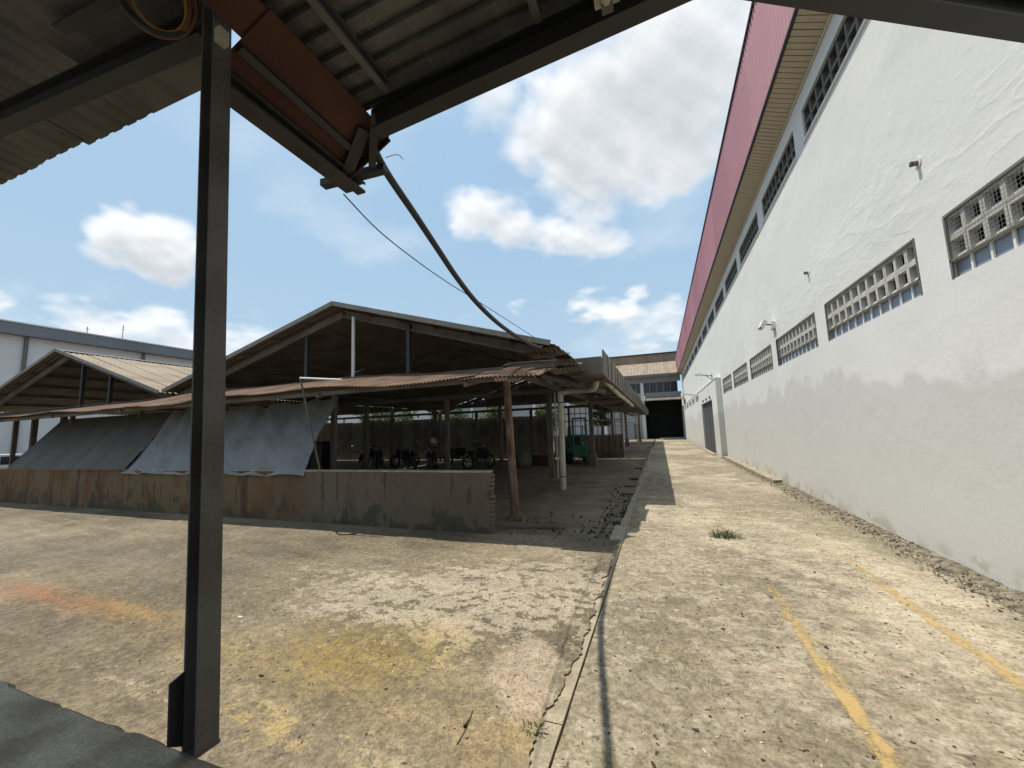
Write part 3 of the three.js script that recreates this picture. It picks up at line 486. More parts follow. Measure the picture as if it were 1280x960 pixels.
{
  const s = thing('gabled_shed', 'tall open gabled parking shed with dark roof beside the alley', 'shed', [0, 0, 0]);
  gable(s, -15.3, 3.62, -8.17, 5.58, -2.1, 3.82, M.sheetOld, M.sheetOld);
  for (const [x, m] of [[-9.5, M.steelDark], [-6.0, M.steelDark]]) mesh('king_post', [box(0.1, 1.6, 0.1, x, 4.1, ZF)], m, s);
  mesh('king_post', [cyl([-7.7, 3.3, ZF + 0.12], [-7.72, 5.25, ZF + 0.12], 0.045)], M.whitePaint, s);
  for (const z of [-14.4, -20.2, -25.8]) for (const x of [-8.2, -12.3, -15.3]) mesh('post', [box(0.16, 3.45, 0.16, x, 1.7, z)], M.sheetOld, s);
  for (const x of [-5.6, -10.4]) mesh('post', [box(0.14, 3.45, 0.14, x, 1.7, -25.8)], M.sheetOld, s);
  mesh('post', [cyl([-3.19, 0, -8.62], [-3.3, 3.25, -8.58], 0.095, 14, 0.085)], M.postRust, s);
  mesh('post_footing', [box(0.34, 0.16, 0.34, -3.15, 0.05, -8.62)], M.rubble, s);
  mesh('post', [box(0.2, 3.6, 0.2, -4.28, 1.8, -16)], M.postGrey, s);
  mesh('post', [box(0.06, 3.6, 0.06, -4.02, 1.8, -16)], M.pvc, s);
  for (const [x, z] of [[-3.4, -21.1], [-3.55, -32.2], [-3.3, -42.4], [-2.6, -55]]) { mesh('post', [box(0.2, 3.5, 0.2, x, 1.75, z)], M.postGrey, s); mesh('post_footing', [box(0.36, 0.75, 0.36, x, 0.3, z)], M.sheetOld, s); }
  for (const [x, z, m] of [[-3.1, -36, M.pvc], [-2.5, -47, M.pvc]]) mesh('downpipe', [cyl([x, 0, z], [x, 3.3, z], 0.08)], m, s);
  // side eave: fascia panels, gutter tray, pipes
  const n = 44; for (let k = 0; k < n; k++) { const z = -11.1 - k; mesh('eave_panel', [box(0.03, 0.70 + R(-0.02, 0.02), 0.965).rotateX(R(-0.006, 0.006)).rotateZ(-0.04 + R(-0.02, 0.02)).translate(-1.38 + R(-0.008, 0.008), 3.82, z - 0.5), box(0.03, 0.68, 0.03, -1.345, 3.82, z - 0.99)], k % 3 ? M.sheetGalv : M.sheetGrey, s); }
  mesh('gutter', [span(-2.3, -1.40, 3.47, 3.50, -11.1, -55), span(-2.2, -2.17, 3.5, 3.75, -11.1, -55)], M.sheetOld, s);
  mesh('gutter_end', [span(-2.45, -1.40, 3.50, 3.98, -11.1, -11.13)], M.sheetOld, s);
  for (let k = 0; k < 14; k++) mesh('eave_bracket', [bar([-3.2, 3.3, -12 - 3 * k], [-1.46, 3.44, -12 - 3 * k], 0.07, 0.07)], M.sheetOld, s);
  mesh('eave_beam', cBeam([-3.3, 3.42, -8.5], [-3.3, 3.42, -56], 0.18, 0.08), M.sheetOld, s);
  mesh('lower_rail', [bar([-3.4, 2.45, -21], [-3.2, 2.45, -56], 0.06, 0.06), bar([-3.4, 2.1, -21], [-3.2, 2.1, -56], 0.05, 0.05)], M.sheetOld, s);
  mesh('drain_pipe', [cyl([-3.14, 0, -13.1], [-3.1, 3.2, -13.1], 0.10, 18)], M.pvc, s);
  mesh('pipe_collar', [cyl([-3.142, 0.42, -13.1], [-3.141, 0.45, -13.1], 0.112, 18), cyl([-3.105, 2.86, -13.1], [-3.105, 2.89, -13.1], 0.112, 18)], M.steelDark, s);
  mesh('drain_pipe', [tube([[-3.12, 3.2, -13.1], [-2.8, 3.24, -13.05], [-2.3, 3.24, -12.95], [-1.95, 3.24, -12.8], [-1.84, 3.36, -12.7], [-1.82, 3.6, -12.6]], 0.10, 14, 50)], M.pvc, s);
  mesh('drain_pipe', [tube([[-1.66, 3.62, -12.5], [-1.6, 3.50, -14.4], [-1.6, 3.42, -17], [-1.6, 3.41, -21.5], [-1.62, 3.36, -27]], 0.10, 14, 40)], M.pvc, s);
  mesh('brace', [bar([-3.2, 3.55, -11.2], [-1.7, 3.2, -13.6], 0.12, 0.14)], M.postGrey, s);
  // roof over the narrow part of the shed farther back
  for (let k = 0; k < 14; k++) mesh('roof_sheet', corr(2.06, 5, 0.16, 0.03, false, 1, (x, y, z) => [-1.9 - z, 3.75 + y + z * 0.06, -26.4 - k * 2.05 - x]), M.sheetOld, s);
  // buckled sheets at the near corner
  for (const [a, b, c, rx, m] of [[-2.75, 3.80, -8.3, 0.1, M.sheetRust], [-2.6, 3.70, -9.2, -0.1, M.sheetOld], [-2.65, 3.62, -10.1, 0.1, M.sheetOld]]) mesh('buckled_sheet', corr(0.8, 1.3, 0.1, 0.03, false, 6, (x, y, z) => [a + x, b + y + 0.1 * Math.sin(z * 2.4 + a) + rx * (x - 0.4) * 0.6, c - z]), m, s);
}
{
  const s = thing('gabled_shed', 'open gabled shed with brown corrugated roof behind the grey leaning panels', 'shed', [0, 0, 0]);
  gable(s, -29.2, 3.62, -22.2, 5.72, -15.5, 3.62, M.sheetTan, M.sheetOld);
  for (const [x, t] of [[-21.1, 5.2], [-19.2, 4.62]]) mesh('king_post', [span(x - 0.055, x + 0.055, 3.3, t, ZF - 0.055, ZF + 0.055)], M.steelDark, s);
  for (const z of [-8.6, -14.4, -20.2, -25.8]) for (const x of [-22.2, -28.9]) mesh('post', [box(0.16, 3.45, 0.16, x, 1.7, z)], M.sheetOld, s);
  mesh('post', [box(0.16, 3.3, 0.16, -24.4, 1.65, -8.6)], M.sheetOld, s);
}
// rusty lean-to along the front of both sheds
{
  const s = thing('lean_to_roof', 'rusty corrugated lean-to roof along the front of the open sheds', 'roof', [0, 0, 0]);
  const fy = x => 3.03 + 0.05 * Math.sin(x * 0.55) + 0.03 * Math.sin(x * 1.7 + 1) - 0.08 * sst(-14, -24, x) + 0.05 * sst(-4.5, -2.5, x);
  const ry = x => 3.58 - 0.20 * sst(-13, -19, x) - 0.14 * sst(-19, -26, x) - 0.26 * sst(-6.5, -3, x) + 0.03 * Math.sin(x * 1.3);
  const n = 31, w = 0.82;
  for (let k = 0; k < n; k++) {
    const x0 = -27.4 + k * w, zo = R(-0.05, 0.05), tw = R(-0.012, 0.012), last = k > n - 3;
    mesh('roof_sheet', corr(w + 0.03, 1.85, 0.082, 0.024, false, 6, (x, y, z) => { const t = z / 1.85, X = x0 + x; return [X, mix(fy(X), ry(X), t) + y + tw * (x / w) + (last ? 0.05 * Math.sin(t * 5 + k) : 0), -6.74 + zo - z]; }), M.sheetRust, s);
  }
  // torn end: bent ribs hanging over
  for (let k = 0; k < 2; k++) mesh('torn_sheet', corr(0.30, 0.5, 0.075, 0.026, false, 6, (x, y, z) => { const t = z / 0.5, b = t * t; return [-2.62 + k * 0.26 + x * (1 - 0.1 * t) - 0.20 * t, 3.16 + y * (1 + 0.5 * t) - 0.26 * b - 0.04 * k, -6.95 + 0.26 * t]; }), M.sheetRust, s);
  mesh('edge_sheet', [bar([-2.75, 3.30, -7.2], [-2.0, 3.42, -8.0], 0.3, 0.015)], M.sheetGrey, s);
  for (const z of [-6.95, -7.7, -8.4]) mesh('purlin', [bar([-27.4, mix(2.95, 3.3, (-6.95 - z) / 1.5) - 0.04, z], [-2.1, mix(3.03, 3.45, (-6.95 - z) / 1.5) - 0.04, z], 0.06, 0.09)], M.sheetOld, s);
  for (let k = 0; k < 7; k++) mesh('strut', [bar([-26 + k * 3.75, 2.92, -6.85], [-26 + k * 3.75, 3.3, -8.6], 0.06, 0.1)], M.sheetOld, s);
  for (let k = 0; k < 5; k++) mesh('post', [box(0.12, 3.1, 0.12, -25.5 + 4.3 * k, 1.55, -8.45)], M.sheetOld, s);
}
// leaning corrugated panels and tarpaulin over the low wall
{
  const panel = (xa, xb, dz, lab) => { const g = corr(xb - xa, 2.25, 0.2, 0.05, false, 3, (x, y, z) => { const t = z / 2.25; return [xa + x, 1.2 + 1.78 * t + y * 0.5, -7.24 + dz - 1.32 * t + y * 0.8]; }); const o = mesh('leaning_panel', g, M.panelGrey); tag(o, lab, 'metal panel', 'grey panels leaning on the low wall'); };
  panel(-22.1, -17.62, 0, 'wide grey corrugated panel leaning on low wall beside the parked white car');
  panel(-17.66, -14.98, 0.05, 'narrow grey corrugated panel leaning on low wall next to the tarpaulin');
  const nx = 110, nz = 40, pos = [], idx = [];
  const th = (u, t) => { const hang = 1 - t; let f = 0.17 * (fbm(u * 11, t * 2.2, 4) - 0.5) + 0.05 * (fbm(u * 30, t * 9 + u * 12, 3) - 0.5) + 0.04 * Math.sin(u * 38 + 2 * fbm(u * 4, t * 3, 2)) * t * t; for (const c of [0.06, 0.16, 0.31, 0.43, 0.57, 0.74, 0.9]) { const d = Math.abs(u - c + (1 - t) * 0.03 * Math.sin(c * 40)); f += 0.11 * Math.exp(-d * d * 900 / (0.4 + 2 * hang)) * (0.35 + 0.65 * t); } return f + 0.10 * Math.sin(Math.PI * t) * -0.6; };
  for (const off of [0, -0.006]) for (let j = 0; j <= nz; j++) for (let i = 0; i <= nx; i++) {
    const u = i / nx, t = j / nz, x = mix(-15.2, -7.95 - 0.28 * Math.sin(Math.PI * Math.min(1, t * 1.1)) * 0.6 , u), d = th(u, t) + off;
    const topY = 2.86 + 0.09 * Math.abs(Math.sin(u * 15.5)) + 0.06 * u;
    pos.push(x - 0.25 * t * u, mix(1.09, topY, t) + d * 0.6, mix(-7.21, -8.42, t) + d * 0.8);
  }
  const row = nx + 1, half = row * (nz + 1);
  for (const h of [0, half]) for (let j = 0; j < nz; j++) for (let i = 0; i < nx; i++) { const a = h + j * row + i; idx.push(a, a + 1, a + row, a + 1, a + row + 1, a + row); }
  const g = new THREE.BufferGeometry(); g.setAttribute('position', new THREE.Float32BufferAttribute(pos, 3)); g.setIndex(idx); g.computeVertexNormals();
  tag(mesh('tarpaulin', g, M.tarp), 'creased blue-grey tarpaulin hung from lean-to roof over low wall', 'tarpaulin');
  const p = thing('conduit_pipe', 'thin bent pipe rising from low wall over the lean-to edge', 'pipe', [0, 0, 0]);
  mesh('riser', [cyl([-7.52, 1.22, -7.26], [-7.55, 3.33, -6.66], 0.022)], M.frameGrey, p);
  mesh('cross_pipe', [cyl([-7.55, 3.33, -6.66], [-6.35, 3.2, -6.66], 0.022)], M.whitePaint, p);
}
// ---------------------------------------------------------------- things in and behind the sheds
function motorbike() {
  const o = new THREE.Group();
  for (const z of [-0.64, 0.64]) { const w = mesh('wheel', [new THREE.TorusGeometry(0.27, 0.05, 8, 24).rotateY(Math.PI / 2).translate(0, 0.31, z)], M.rubber, o); mesh('rim', [new THREE.TorusGeometry(0.2, 0.016, 6, 20).rotateY(Math.PI / 2).translate(0, 0.31, z), cyl([-0.05, 0.31, z], [0.05, 0.31, z], 0.05), ...[0, 1, 2, 3, 4].map(k => bar([0, 0.31, z], [0, 0.31 + 0.19 * Math.sin(k * 1.257), z + 0.19 * Math.cos(k * 1.257)], 0.02, 0.03))], M.chrome, w); }
  const body = new THREE.SphereGeometry(1, 16, 12).scale(0.17, 0.2, 0.42).translate(0, 0.62, -0.22);
  mesh('body', [body, new THREE.SphereGeometry(1, 16, 10).scale(0.16, 0.28, 0.14).rotateX(-0.45).translate(0, 0.68, 0.42), bar([0, 0.45, 0.3], [0, 0.4, -0.25], 0.16, 0.12)], M.black, o);
  mesh('engine', [new THREE.SphereGeometry(1, 12, 10).scale(0.16, 0.16, 0.24).translate(0, 0.38, 0)], M.steelGrey, o);
  mesh('seat', [new THREE.SphereGeometry(1, 16, 10).scale(0.14, 0.07, 0.42).translate(0, 0.8, -0.25)], M.rubber, o);
  mesh('fork', [cyl([-0.08, 0.31, 0.64], [-0.08, 0.98, 0.38], 0.025), cyl([0.08, 0.31, 0.64], [0.08, 0.98, 0.38], 0.025)], M.chrome, o);
  mesh('front_mudguard', [new THREE.TorusGeometry(0.33, 0.05, 6, 12, 1.9).rotateY(-Math.PI / 2).rotateX(-0.2).translate(0, 0.31, 0.64)], M.steelGrey, o);
  mesh('handlebar', [tube([[-0.36, 1.06, 0.22], [-0.2, 1.05, 0.34], [0, 1.0, 0.4], [0.2, 1.05, 0.34], [0.36, 1.06, 0.22]], 0.02, 6, 16)], M.black, o);
  mesh('headlight', [new THREE.SphereGeometry(0.1, 14, 10).scale(1, 0.8, 0.6).translate(0, 0.98, 0.47)], M.chrome, o);
  for (const s of [-1, 1]) mesh('mirror', [cyl([s * 0.28, 1.06, 0.28], [s * 0.36, 1.26, 0.24], 0.008, 6), new THREE.SphereGeometry(0.065, 10, 8).scale(1, 0.7, 0.3).translate(s * 0.37, 1.29, 0.24)], M.chrome, o);
  mesh('exhaust', [cyl([0.17, 0.33, -0.05], [0.18, 0.42, -0.75], 0.045)], M.chrome, o);
  return o;
}
{
  const proto = motorbike();  // the last four bikes are added clutter that blocks light inside the shed
  [[-16.2, -20.2, 0.5, 'motorbike parked in the dark shed right behind the dark cabinet'], [-14.9, -21, -0.3, 'motorbike parked in the dark shed, second from the dark cabinet'], [-13.4, -19.4, 0.9, 'motorbike parked in the dark shed, third from the dark cabinet'], [-11.2, -18.2, 0.35, 'motorbike carrying a pale helmet in the dark shed'], [-9.3, -19.8, -0.5, 'motorbike between the helmet-carrying motorbike and the grey sack'], [-18.3, -22.5, 0.2, 'motorbike added to darken the shed close to the rear fence, beyond the cabinet'], [-12.2, -22.8, -0.4, 'motorbike added to darken the shed close to the rear fence, beyond the helmet'], [-14.2, -16.6, 0.6, 'motorbike added nearest the low wall to darken the shed'], [-10.2, -22.3, 0.7, 'motorbike added to darken the shed by the rear fence, behind the one next to the sack']].forEach(([x, z, ry, lab], i) => {
    const m = proto.clone(); m.name = numbered('motorbike'); m.position.set(x, 0.012, z); m.rotation.set(0, ry, 0.12); m.scale.setScalar(1.16); scene.add(m); tag(m, lab, 'motorbike', 'motorbikes parked in the shed');
  });
  tag(mesh('helmet', [new THREE.SphereGeometry(0.155, 18, 14).scale(1, 1.05, 1.15).translate(-10.95, 1.62, -17.75), new THREE.TorusGeometry(0.13, 0.03, 8, 18).rotateX(Math.PI / 2).translate(-10.95, 1.5, -17.75)], std({ color: lin(0.5, 0.5, 0.5), roughness: 0.35 })), 'pale helmet resting on a motorbike mirror', 'helmet');
  const cab = thing('cabinet', 'dark cabinet with a pale top edge behind the low wall', 'cabinet', [-17.8, 0, -16.8]);
  mesh('carcass', [box(2.0, 1.7, 0.8, 0, 0.87, 0)], M.black, cab); mesh('cabinet_top', [box(2.06, 0.04, 0.86, 0, 1.74, 0)], M.steelGrey, cab); for (const s of [-1, 1]) mesh('cabinet_door', [box(0.94, 1.5, 0.03, s * 0.49, 0.88, 0.42)], M.steelDark, cab);
  const sk = new THREE.SphereGeometry(0.5, 20, 14); { const p = sk.attributes.position; for (let i = 0; i < p.count; i++) { const s = 0.85 + 0.35 * fbm(p.getX(i) * 3 + 5, p.getY(i) * 3 + p.getZ(i) * 2, 3); p.setXYZ(i, p.getX(i) * s, Math.max(-0.36, p.getY(i) * s * 0.95), p.getZ(i) * s); } sk.computeVertexNormals(); }
  tag(mesh('sack', sk.translate(-7.1, 0.37, -20.5), M.panelGrey), 'bulky grey sack slumped on shed floor behind the rusty post', 'sack');
  const f = thing('forklift', 'green forklift parked under the shed roof behind the white drain pipe', 'forklift', [-4.6, 0, -23.2]); f.rotation.y = 0.35;
  mesh('body', [box(1.05, 0.5, 1.3, 0, 0.62, 0), new THREE.CylinderGeometry(0.5, 0.55, 0.85, 20).scale(1.05, 1, 0.7).translate(0, 0.75, -0.75), box(0.9, 0.22, 0.5, 0, 0.95, -0.35)], M.green, f);
  mesh('mast', [...[-1, 1].map(s => box(0.09, 2.5, 0.14, s * 0.36, 1.35, 0.95)), box(0.8, 0.1, 0.1, 0, 2.55, 0.95), box(0.8, 0.1, 0.1, 0, 1.6, 0.95), box(0.8, 0.1, 0.1, 0, 0.5, 0.95)], M.green, f);
  mesh('overhead_guard', [...[-1, 1].flatMap(s => [bar([s * 0.45, 0.85, 0.6], [s * 0.42, 2.1, 0.35], 0.06, 0.06), bar([s * 0.45, 1.1, -0.8], [s * 0.42, 2.1, -0.5], 0.06, 0.06)]), ...[0, 1, 2, 3].map(k => box(0.9, 0.04, 0.06, 0, 2.12, 0.35 - k * 0.28))], M.green, f);
  mesh('seat', [box(0.5, 0.12, 0.5, 0, 1.1, -0.25), box(0.5, 0.5, 0.1, 0, 1.35, -0.52)], M.black, f);
  mesh('counterweight', [box(1.1, 0.55, 0.3, 0, 0.55, -1.2)], M.redDull, f);
  for (const s of [-1, 1]) { mesh('fork', [box(0.12, 0.05, 1.0, s * 0.25, 0.1, 1.5)], M.steelDark, f); for (const [z, r] of [[0.55, 0.33], [-0.75, 0.27]]) { const w = mesh('wheel', [cyl([s * 0.42, r, z], [s * 0.62, r, z], r, 20)], M.rubber, f); mesh('rim', [cyl([s * 0.6, r, z], [s * 0.63, r, z], r * 0.55, 14)], M.steelGrey, w); } }
  tag(mesh('crate', [box(1.3, 0.5, 0.9, -6.4, 0.27, -21.9), box(1.36, 0.06, 0.96, -6.4, 0.55, -21.9)], M.redDull), 'dull red crate on the floor beside the green forklift', 'crate');
}
// rear fence of upright grey sheets
{
  const f = thing('rear_fence', 'dark fence of upright corrugated sheets behind the sheds', 'fence', [0, 0, -26.45]);
  for (let k = 0; k < 24; k++) { const h = 3.2 + R(-0.09, 0.08) - k * 0.012; mesh('fence_sheet', corr(1.0, h, 0.2, 0.03, false, 1, (x, y, z) => [-31 + k + x, h - z, y]), k % 5 === 2 ? M.sheetGrey : M.sheetOld, f); }
  for (let k = 0; k < 9; k++) mesh('fence_post', [box(0.08, 3.4, 0.08, -31 + k * 3, 1.7, -0.1)], M.sheetOld, f);
  const g = thing('barred_screen', 'tall dark barred steel screen behind the forklift', 'fence', [0, 0, -27.2]);
  for (let k = 0; k < 13; k++) mesh('bar', [box(0.045, 3.6, 0.045, -7 + k * 0.38, 1.8, 0)], M.sheetOld, g);
  for (const y of [0.3, 1.5, 2.5, 3.0, 3.55]) mesh('rail', [box(4.7, 0.06, 0.06, -4.7, y, 0.01)], M.sheetOld, g);
  for (let k = 0; k < 8; k++) mesh('infill_sheet', corr(0.58, 1.45, 0.1, 0.02, false, 1, (x, y, z) => [-7 + k * 0.58 + x, 1.46 - z, -0.06 - y]), M.sheetOld, g);
}
// trees beyond the fence
function tree(x, z, h, r, lab, seed) {
  const o = thing('tree', lab, 'tree', [x, 0, z], 'trees beyond the rear fence'), rr = mulberry(seed);
  mesh('trunk', [cyl([0, -0.2, 0], [0.1, h * 0.55, 0.05], 0.16, 8, 0.09), cyl([0.08, h * 0.45, 0], [r * 0.45, h * 0.75, 0.2], 0.07, 6, 0.03), cyl([0.08, h * 0.4, 0], [-r * 0.45, h * 0.72, -0.2], 0.07, 6, 0.03)], M.bark, o);
  const pos = [], nrm = [];
  const cl = []; for (let k = 0; k < 16; k++) { const a = rr() * 6.28, q = Math.sqrt(rr()) * r * 0.75; cl.push([Math.cos(a) * q, h * (0.5 + 0.42 * rr()), Math.sin(a) * q, r * (0.25 + 0.25 * rr())]); }
  for (let i = 0; i < 1500; i++) { const c = cl[i % 16], a = rr() * 6.28, b = Math.acos(2 * rr() - 1), q = c[3] * Math.cbrt(rr()), p = new THREE.Vector3(c[0] + q * Math.sin(b) * Math.cos(a), c[1] + q * Math.cos(b) * 0.8, c[2] + q * Math.sin(b) * Math.sin(a)); const u = new THREE.Vector3(rr() - 0.5, rr() - 0.5, rr() - 0.5).normalize(), w = new THREE.Vector3(rr() - 0.5, rr() - 0.5, rr() - 0.5).cross(u).normalize(), s = 0.10 + 0.10 * rr(); const n = new THREE.Vector3().crossVectors(u, w); const A = p.clone().addScaledVector(u, s), B = p.clone().addScaledVector(w, s * 0.4), C = p.clone().addScaledVector(u, -s), D2 = p.clone().addScaledVector(w, -s * 0.4); for (const t of [A, B, C, A, C, D2]) { pos.push(t.x, t.y, t.z); nrm.push(n.x, n.y, n.z); } }
  const g = new THREE.BufferGeometry(); g.setAttribute('position', new THREE.Float32BufferAttribute(pos, 3)); g.setAttribute('normal', new THREE.Float32BufferAttribute(nrm, 3)); mesh('crown', g, M.leaf, o);
}
[[-27, -33, 5.2, 2.3], [-23, -32, 4.6, 1.9], [-19.5, -34, 5, 2.2], [-14, -33, 4.4, 1.6], [-9.2, -34, 4.2, 1.5]].forEach(([x, z, h, r], i) => tree(x, z, h, r, 'leafy green tree showing above the rear fence', 300 + i));
tree(-4.9, -36, 4.6, 1.1, 'small bright green tree behind the barred screen', 400);

// ---------------------------------------------------------------- factory building closing the alley
{
  const b = thing('factory_building', 'factory building closing the alley with ribbed tan roof and shutter opening coloured black as shade', 'building', [0, 0, -66.05]);
  const mW = mottled({ a: [0.28, 0.29, 0.31], b: [0.36, 0.37, 0.39], f: 0.5, size: 6, rough: 0.9, streak: 0.4 });
  mesh('wall', [span(-40, 3.4, 5.9, 7.2, 0, -0.3), span(-40, 3.4, 8.85, 10.1, 0, -0.3), span(-40, -2.05, -0.1, 5.9, 0, -0.3), span(3.3, 3.4, -0.1, 5.9, 0, -0.3)], mW, b);
  for (let k = 0; k < 7; k++) mesh('column', [box(0.5, 8.85, 0.36, -2.31 - k * 6, 4.4, 0.1)], M.whitePaint, b);
  for (let k = 0; k < 30; k++) { const x = 2.9 - k * 1.02; const w = mesh('window', [span(x - 0.98, x, 7.2, 8.85, -0.2, -0.24)], M.glassDark, b); mesh('window_frame', [span(x - 0.02, x + 0.04, 7.2, 8.85, -0.05, -0.19), span(x - 0.98, x, 8.78, 8.85, -0.06, -0.19)], mW, w); }
  for (let k = 0; k < 16; k++) { const y = 0.02 + k * 0.37; mesh('shutter_slat', [box(5.3, 0.362, 0.05, 0.62, y + 0.181, -3.2)], M.black, b); }  // slats, back and recess coloured black as the shade of the unlit opening
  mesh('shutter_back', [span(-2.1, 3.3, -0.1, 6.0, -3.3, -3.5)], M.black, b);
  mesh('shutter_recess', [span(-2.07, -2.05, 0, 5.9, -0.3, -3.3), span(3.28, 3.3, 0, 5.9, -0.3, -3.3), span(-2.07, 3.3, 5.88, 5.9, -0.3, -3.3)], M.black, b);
  mesh('shutter_canopy', [bar([0.85, 6.45, -0.3], [0.85, 5.65, 5.5], 5.3, 0.08)], M.sheetOld, b);
  mesh('canopy_strut', [bar([-1.9, 7.0, 0.02], [-1.9, 5.75, 5.2], 0.08, 0.08)], mW, b);
  mesh('canopy_strut', [bar([3.2, 7.0, 0.02], [3.2, 5.75, 5.2], 0.08, 0.08)], mW, b);
  mesh('eave_fascia', [span(-40, 3.4, 9.6, 9.95, 1.62, 1.5)], M.sheetGrey, b);
  for (let k = 0; k < 44; k++) mesh('roof_sheet', corr(1.0, 11.6, 0.5, 0.06, true, 1, (x, y, z) => [3.9 - k - x, 9.96 + y + z * 0.30, 1.6 - z * 0.954]), M.sheetTan, b);
  mesh('monitor_wall', corr(44, 1.5, 0.5, 0.05, true, 1, (x, y, z) => [3.9 - x, 14.9 - z, -9.3 + y]), M.sheetTan, b);
  mesh('monitor_cap', [span(-40, 4, 14.9, 15.05, -9.0, -12)], M.steelDark, b);
  mesh('threshold', [span(-0.2, 3.3, -0.05, 0.12, 0.6, -0.3)], M.whitePaint, b);
  const d = mesh('side_door', [span(-3.9, -3.0, 0, 2.4, 0.03, 0.0)], M.steelGrey, b); mesh('door_handle', [span(-3.15, -3.1, 1.0, 1.25, 0.07, 0.03)], M.steelDark, d);
}
// white warehouse far left
{
  const b = thing('far_warehouse', 'big pale warehouse with dark roof edge beyond the brown-roofed shed', 'warehouse', [-38, 0, 0]);
  const mW = mottled({ a: [0.60, 0.60, 0.60], b: [0.68, 0.68, 0.675], f: 0.3, size: 10, rough: 0.9, streak: 0.3 });
  mesh('wall', [span(-0.3, 0, -0.1, 9.2, 6, -62)], mW, b);
  mesh('roof_fascia', [span(-0.35, 0.55, 9.0, 9.72, 6, -62)], mottled({ a: [0.15, 0.16, 0.18], b: [0.2, 0.21, 0.23], f: 0.5, size: 6, rough: 0.7 }), b);
  mesh('roof_edge', [span(-0.4, 0.6, 9.724, 9.80, 6, -62)], M.whitePaint, b);
  mesh('roof', [bar([-11, 11.6, -28], [-0.41, 9.78, -28], 68, 0.08)], M.sheetGrey, b);
  for (let k = 0; k < 6; k++) mesh('downpipe', [cyl([0.12, 0, -12.6 - k * 6.2], [0.12, 9.0, -12.6 - k * 6.2], 0.10)], M.frameGrey, b);
  for (let k = 0; k < 3; k++) { const z = -9.9 - k * 6.2; const v = new THREE.Group(); v.name = 'louvre'; b.add(v); for (const y0 of [2.3, 5.0]) for (let q = 0; q < 4; q++) mesh('louvre_slat', [box(0.05, 0.11, 1.9, 0.03, y0 + q * 0.26, z).rotateZ(0)], M.frameGrey, v); }
  for (let k = 0; k < 4; k++) { const v = new THREE.Group(); v.name = 'high_vent'; b.add(v); for (let q = 0; q < 5; q++) mesh('vent_slot', [box(0.04, 0.14, 0.5, 0.021, 8.2, -20.5 - k * 6.2 - q * 0.6)], M.steelDark, v); }
  for (const [z, h] of [[-17.5, 1.2], [-15.5, 0.6], [-26, 0.7], [-27.2, 0.5]]) tag(mesh('roof_aerial', [cyl([-38.1, 9.8, z], [-38.1, 9.8 + h, z], 0.025, 6), cyl([-38.1, 9.8 + h * 0.7, z - 0.12], [-38.1, 9.8 + h * 0.7, z + 0.12], 0.015, 5)], M.steelGrey), h > 1 ? 'tallest thin aerial on the far warehouse roof edge' : 'short thin rod on the far warehouse roof edge', 'aerial', 'rods on the far warehouse roof');
}
// parked white car seen past the shed posts
{
  const c = thing('parked_car', 'white car parked beyond the sheds beside the far warehouse', 'car', [-33, 0, -10.6]);
  const white = std({ color: lin(0.72, 0.72, 0.72), roughness: 0.25 });
  const prof = new THREE.Shape(); [[-2.1, 0.35], [2.1, 0.35], [2.15, 0.75], [1.95, 0.95], [1.05, 1.05], [0.35, 1.55], [-1.2, 1.58], [-1.9, 1.1], [-2.15, 1.0]].forEach(([x, y], i) => i ? prof.lineTo(x, y) : prof.moveTo(x, y)); prof.closePath();
  mesh('body', [new THREE.ExtrudeGeometry(prof, { depth: 1.6, bevelEnabled: true, bevelSize: 0.06, bevelThickness: 0.06, bevelSegments: 3 }).translate(0, 0, -0.8).rotateY(Math.PI / 2)], white, c);
  const win = (pts, n) => { const s = new THREE.Shape(); pts.forEach(([x, y], i) => i ? s.lineTo(x, y) : s.moveTo(x, y)); s.closePath(); mesh('window', [new THREE.ExtrudeGeometry(s, { depth: 1.75, bevelEnabled: false }).translate(0, 0, -0.875).rotateY(Math.PI / 2)], M.glassDark, c); };
  win([[0.9, 1.08], [0.32, 1.48], [-0.35, 1.5], [-0.35, 1.08]]); win([[-0.45, 1.08], [-0.45, 1.5], [-1.15, 1.5], [-1.65, 1.1]]);
  for (const z of [-1.35, 1.35]) for (const s of [-1, 1]) { const w = mesh('wheel', [cyl([s * 0.66, 0.33, z], [s * 0.89, 0.33, z], 0.33, 20)], M.rubber, c); mesh('rim', [cyl([s * 0.88, 0.33, z], [s * 0.9, 0.33, z], 0.2, 14)], M.chrome, w); }
  for (const s of [-1, 1]) mesh('headlight', [box(0.3, 0.14, 0.06, s * 0.6, 0.78, -2.18)], M.chrome, c);
}
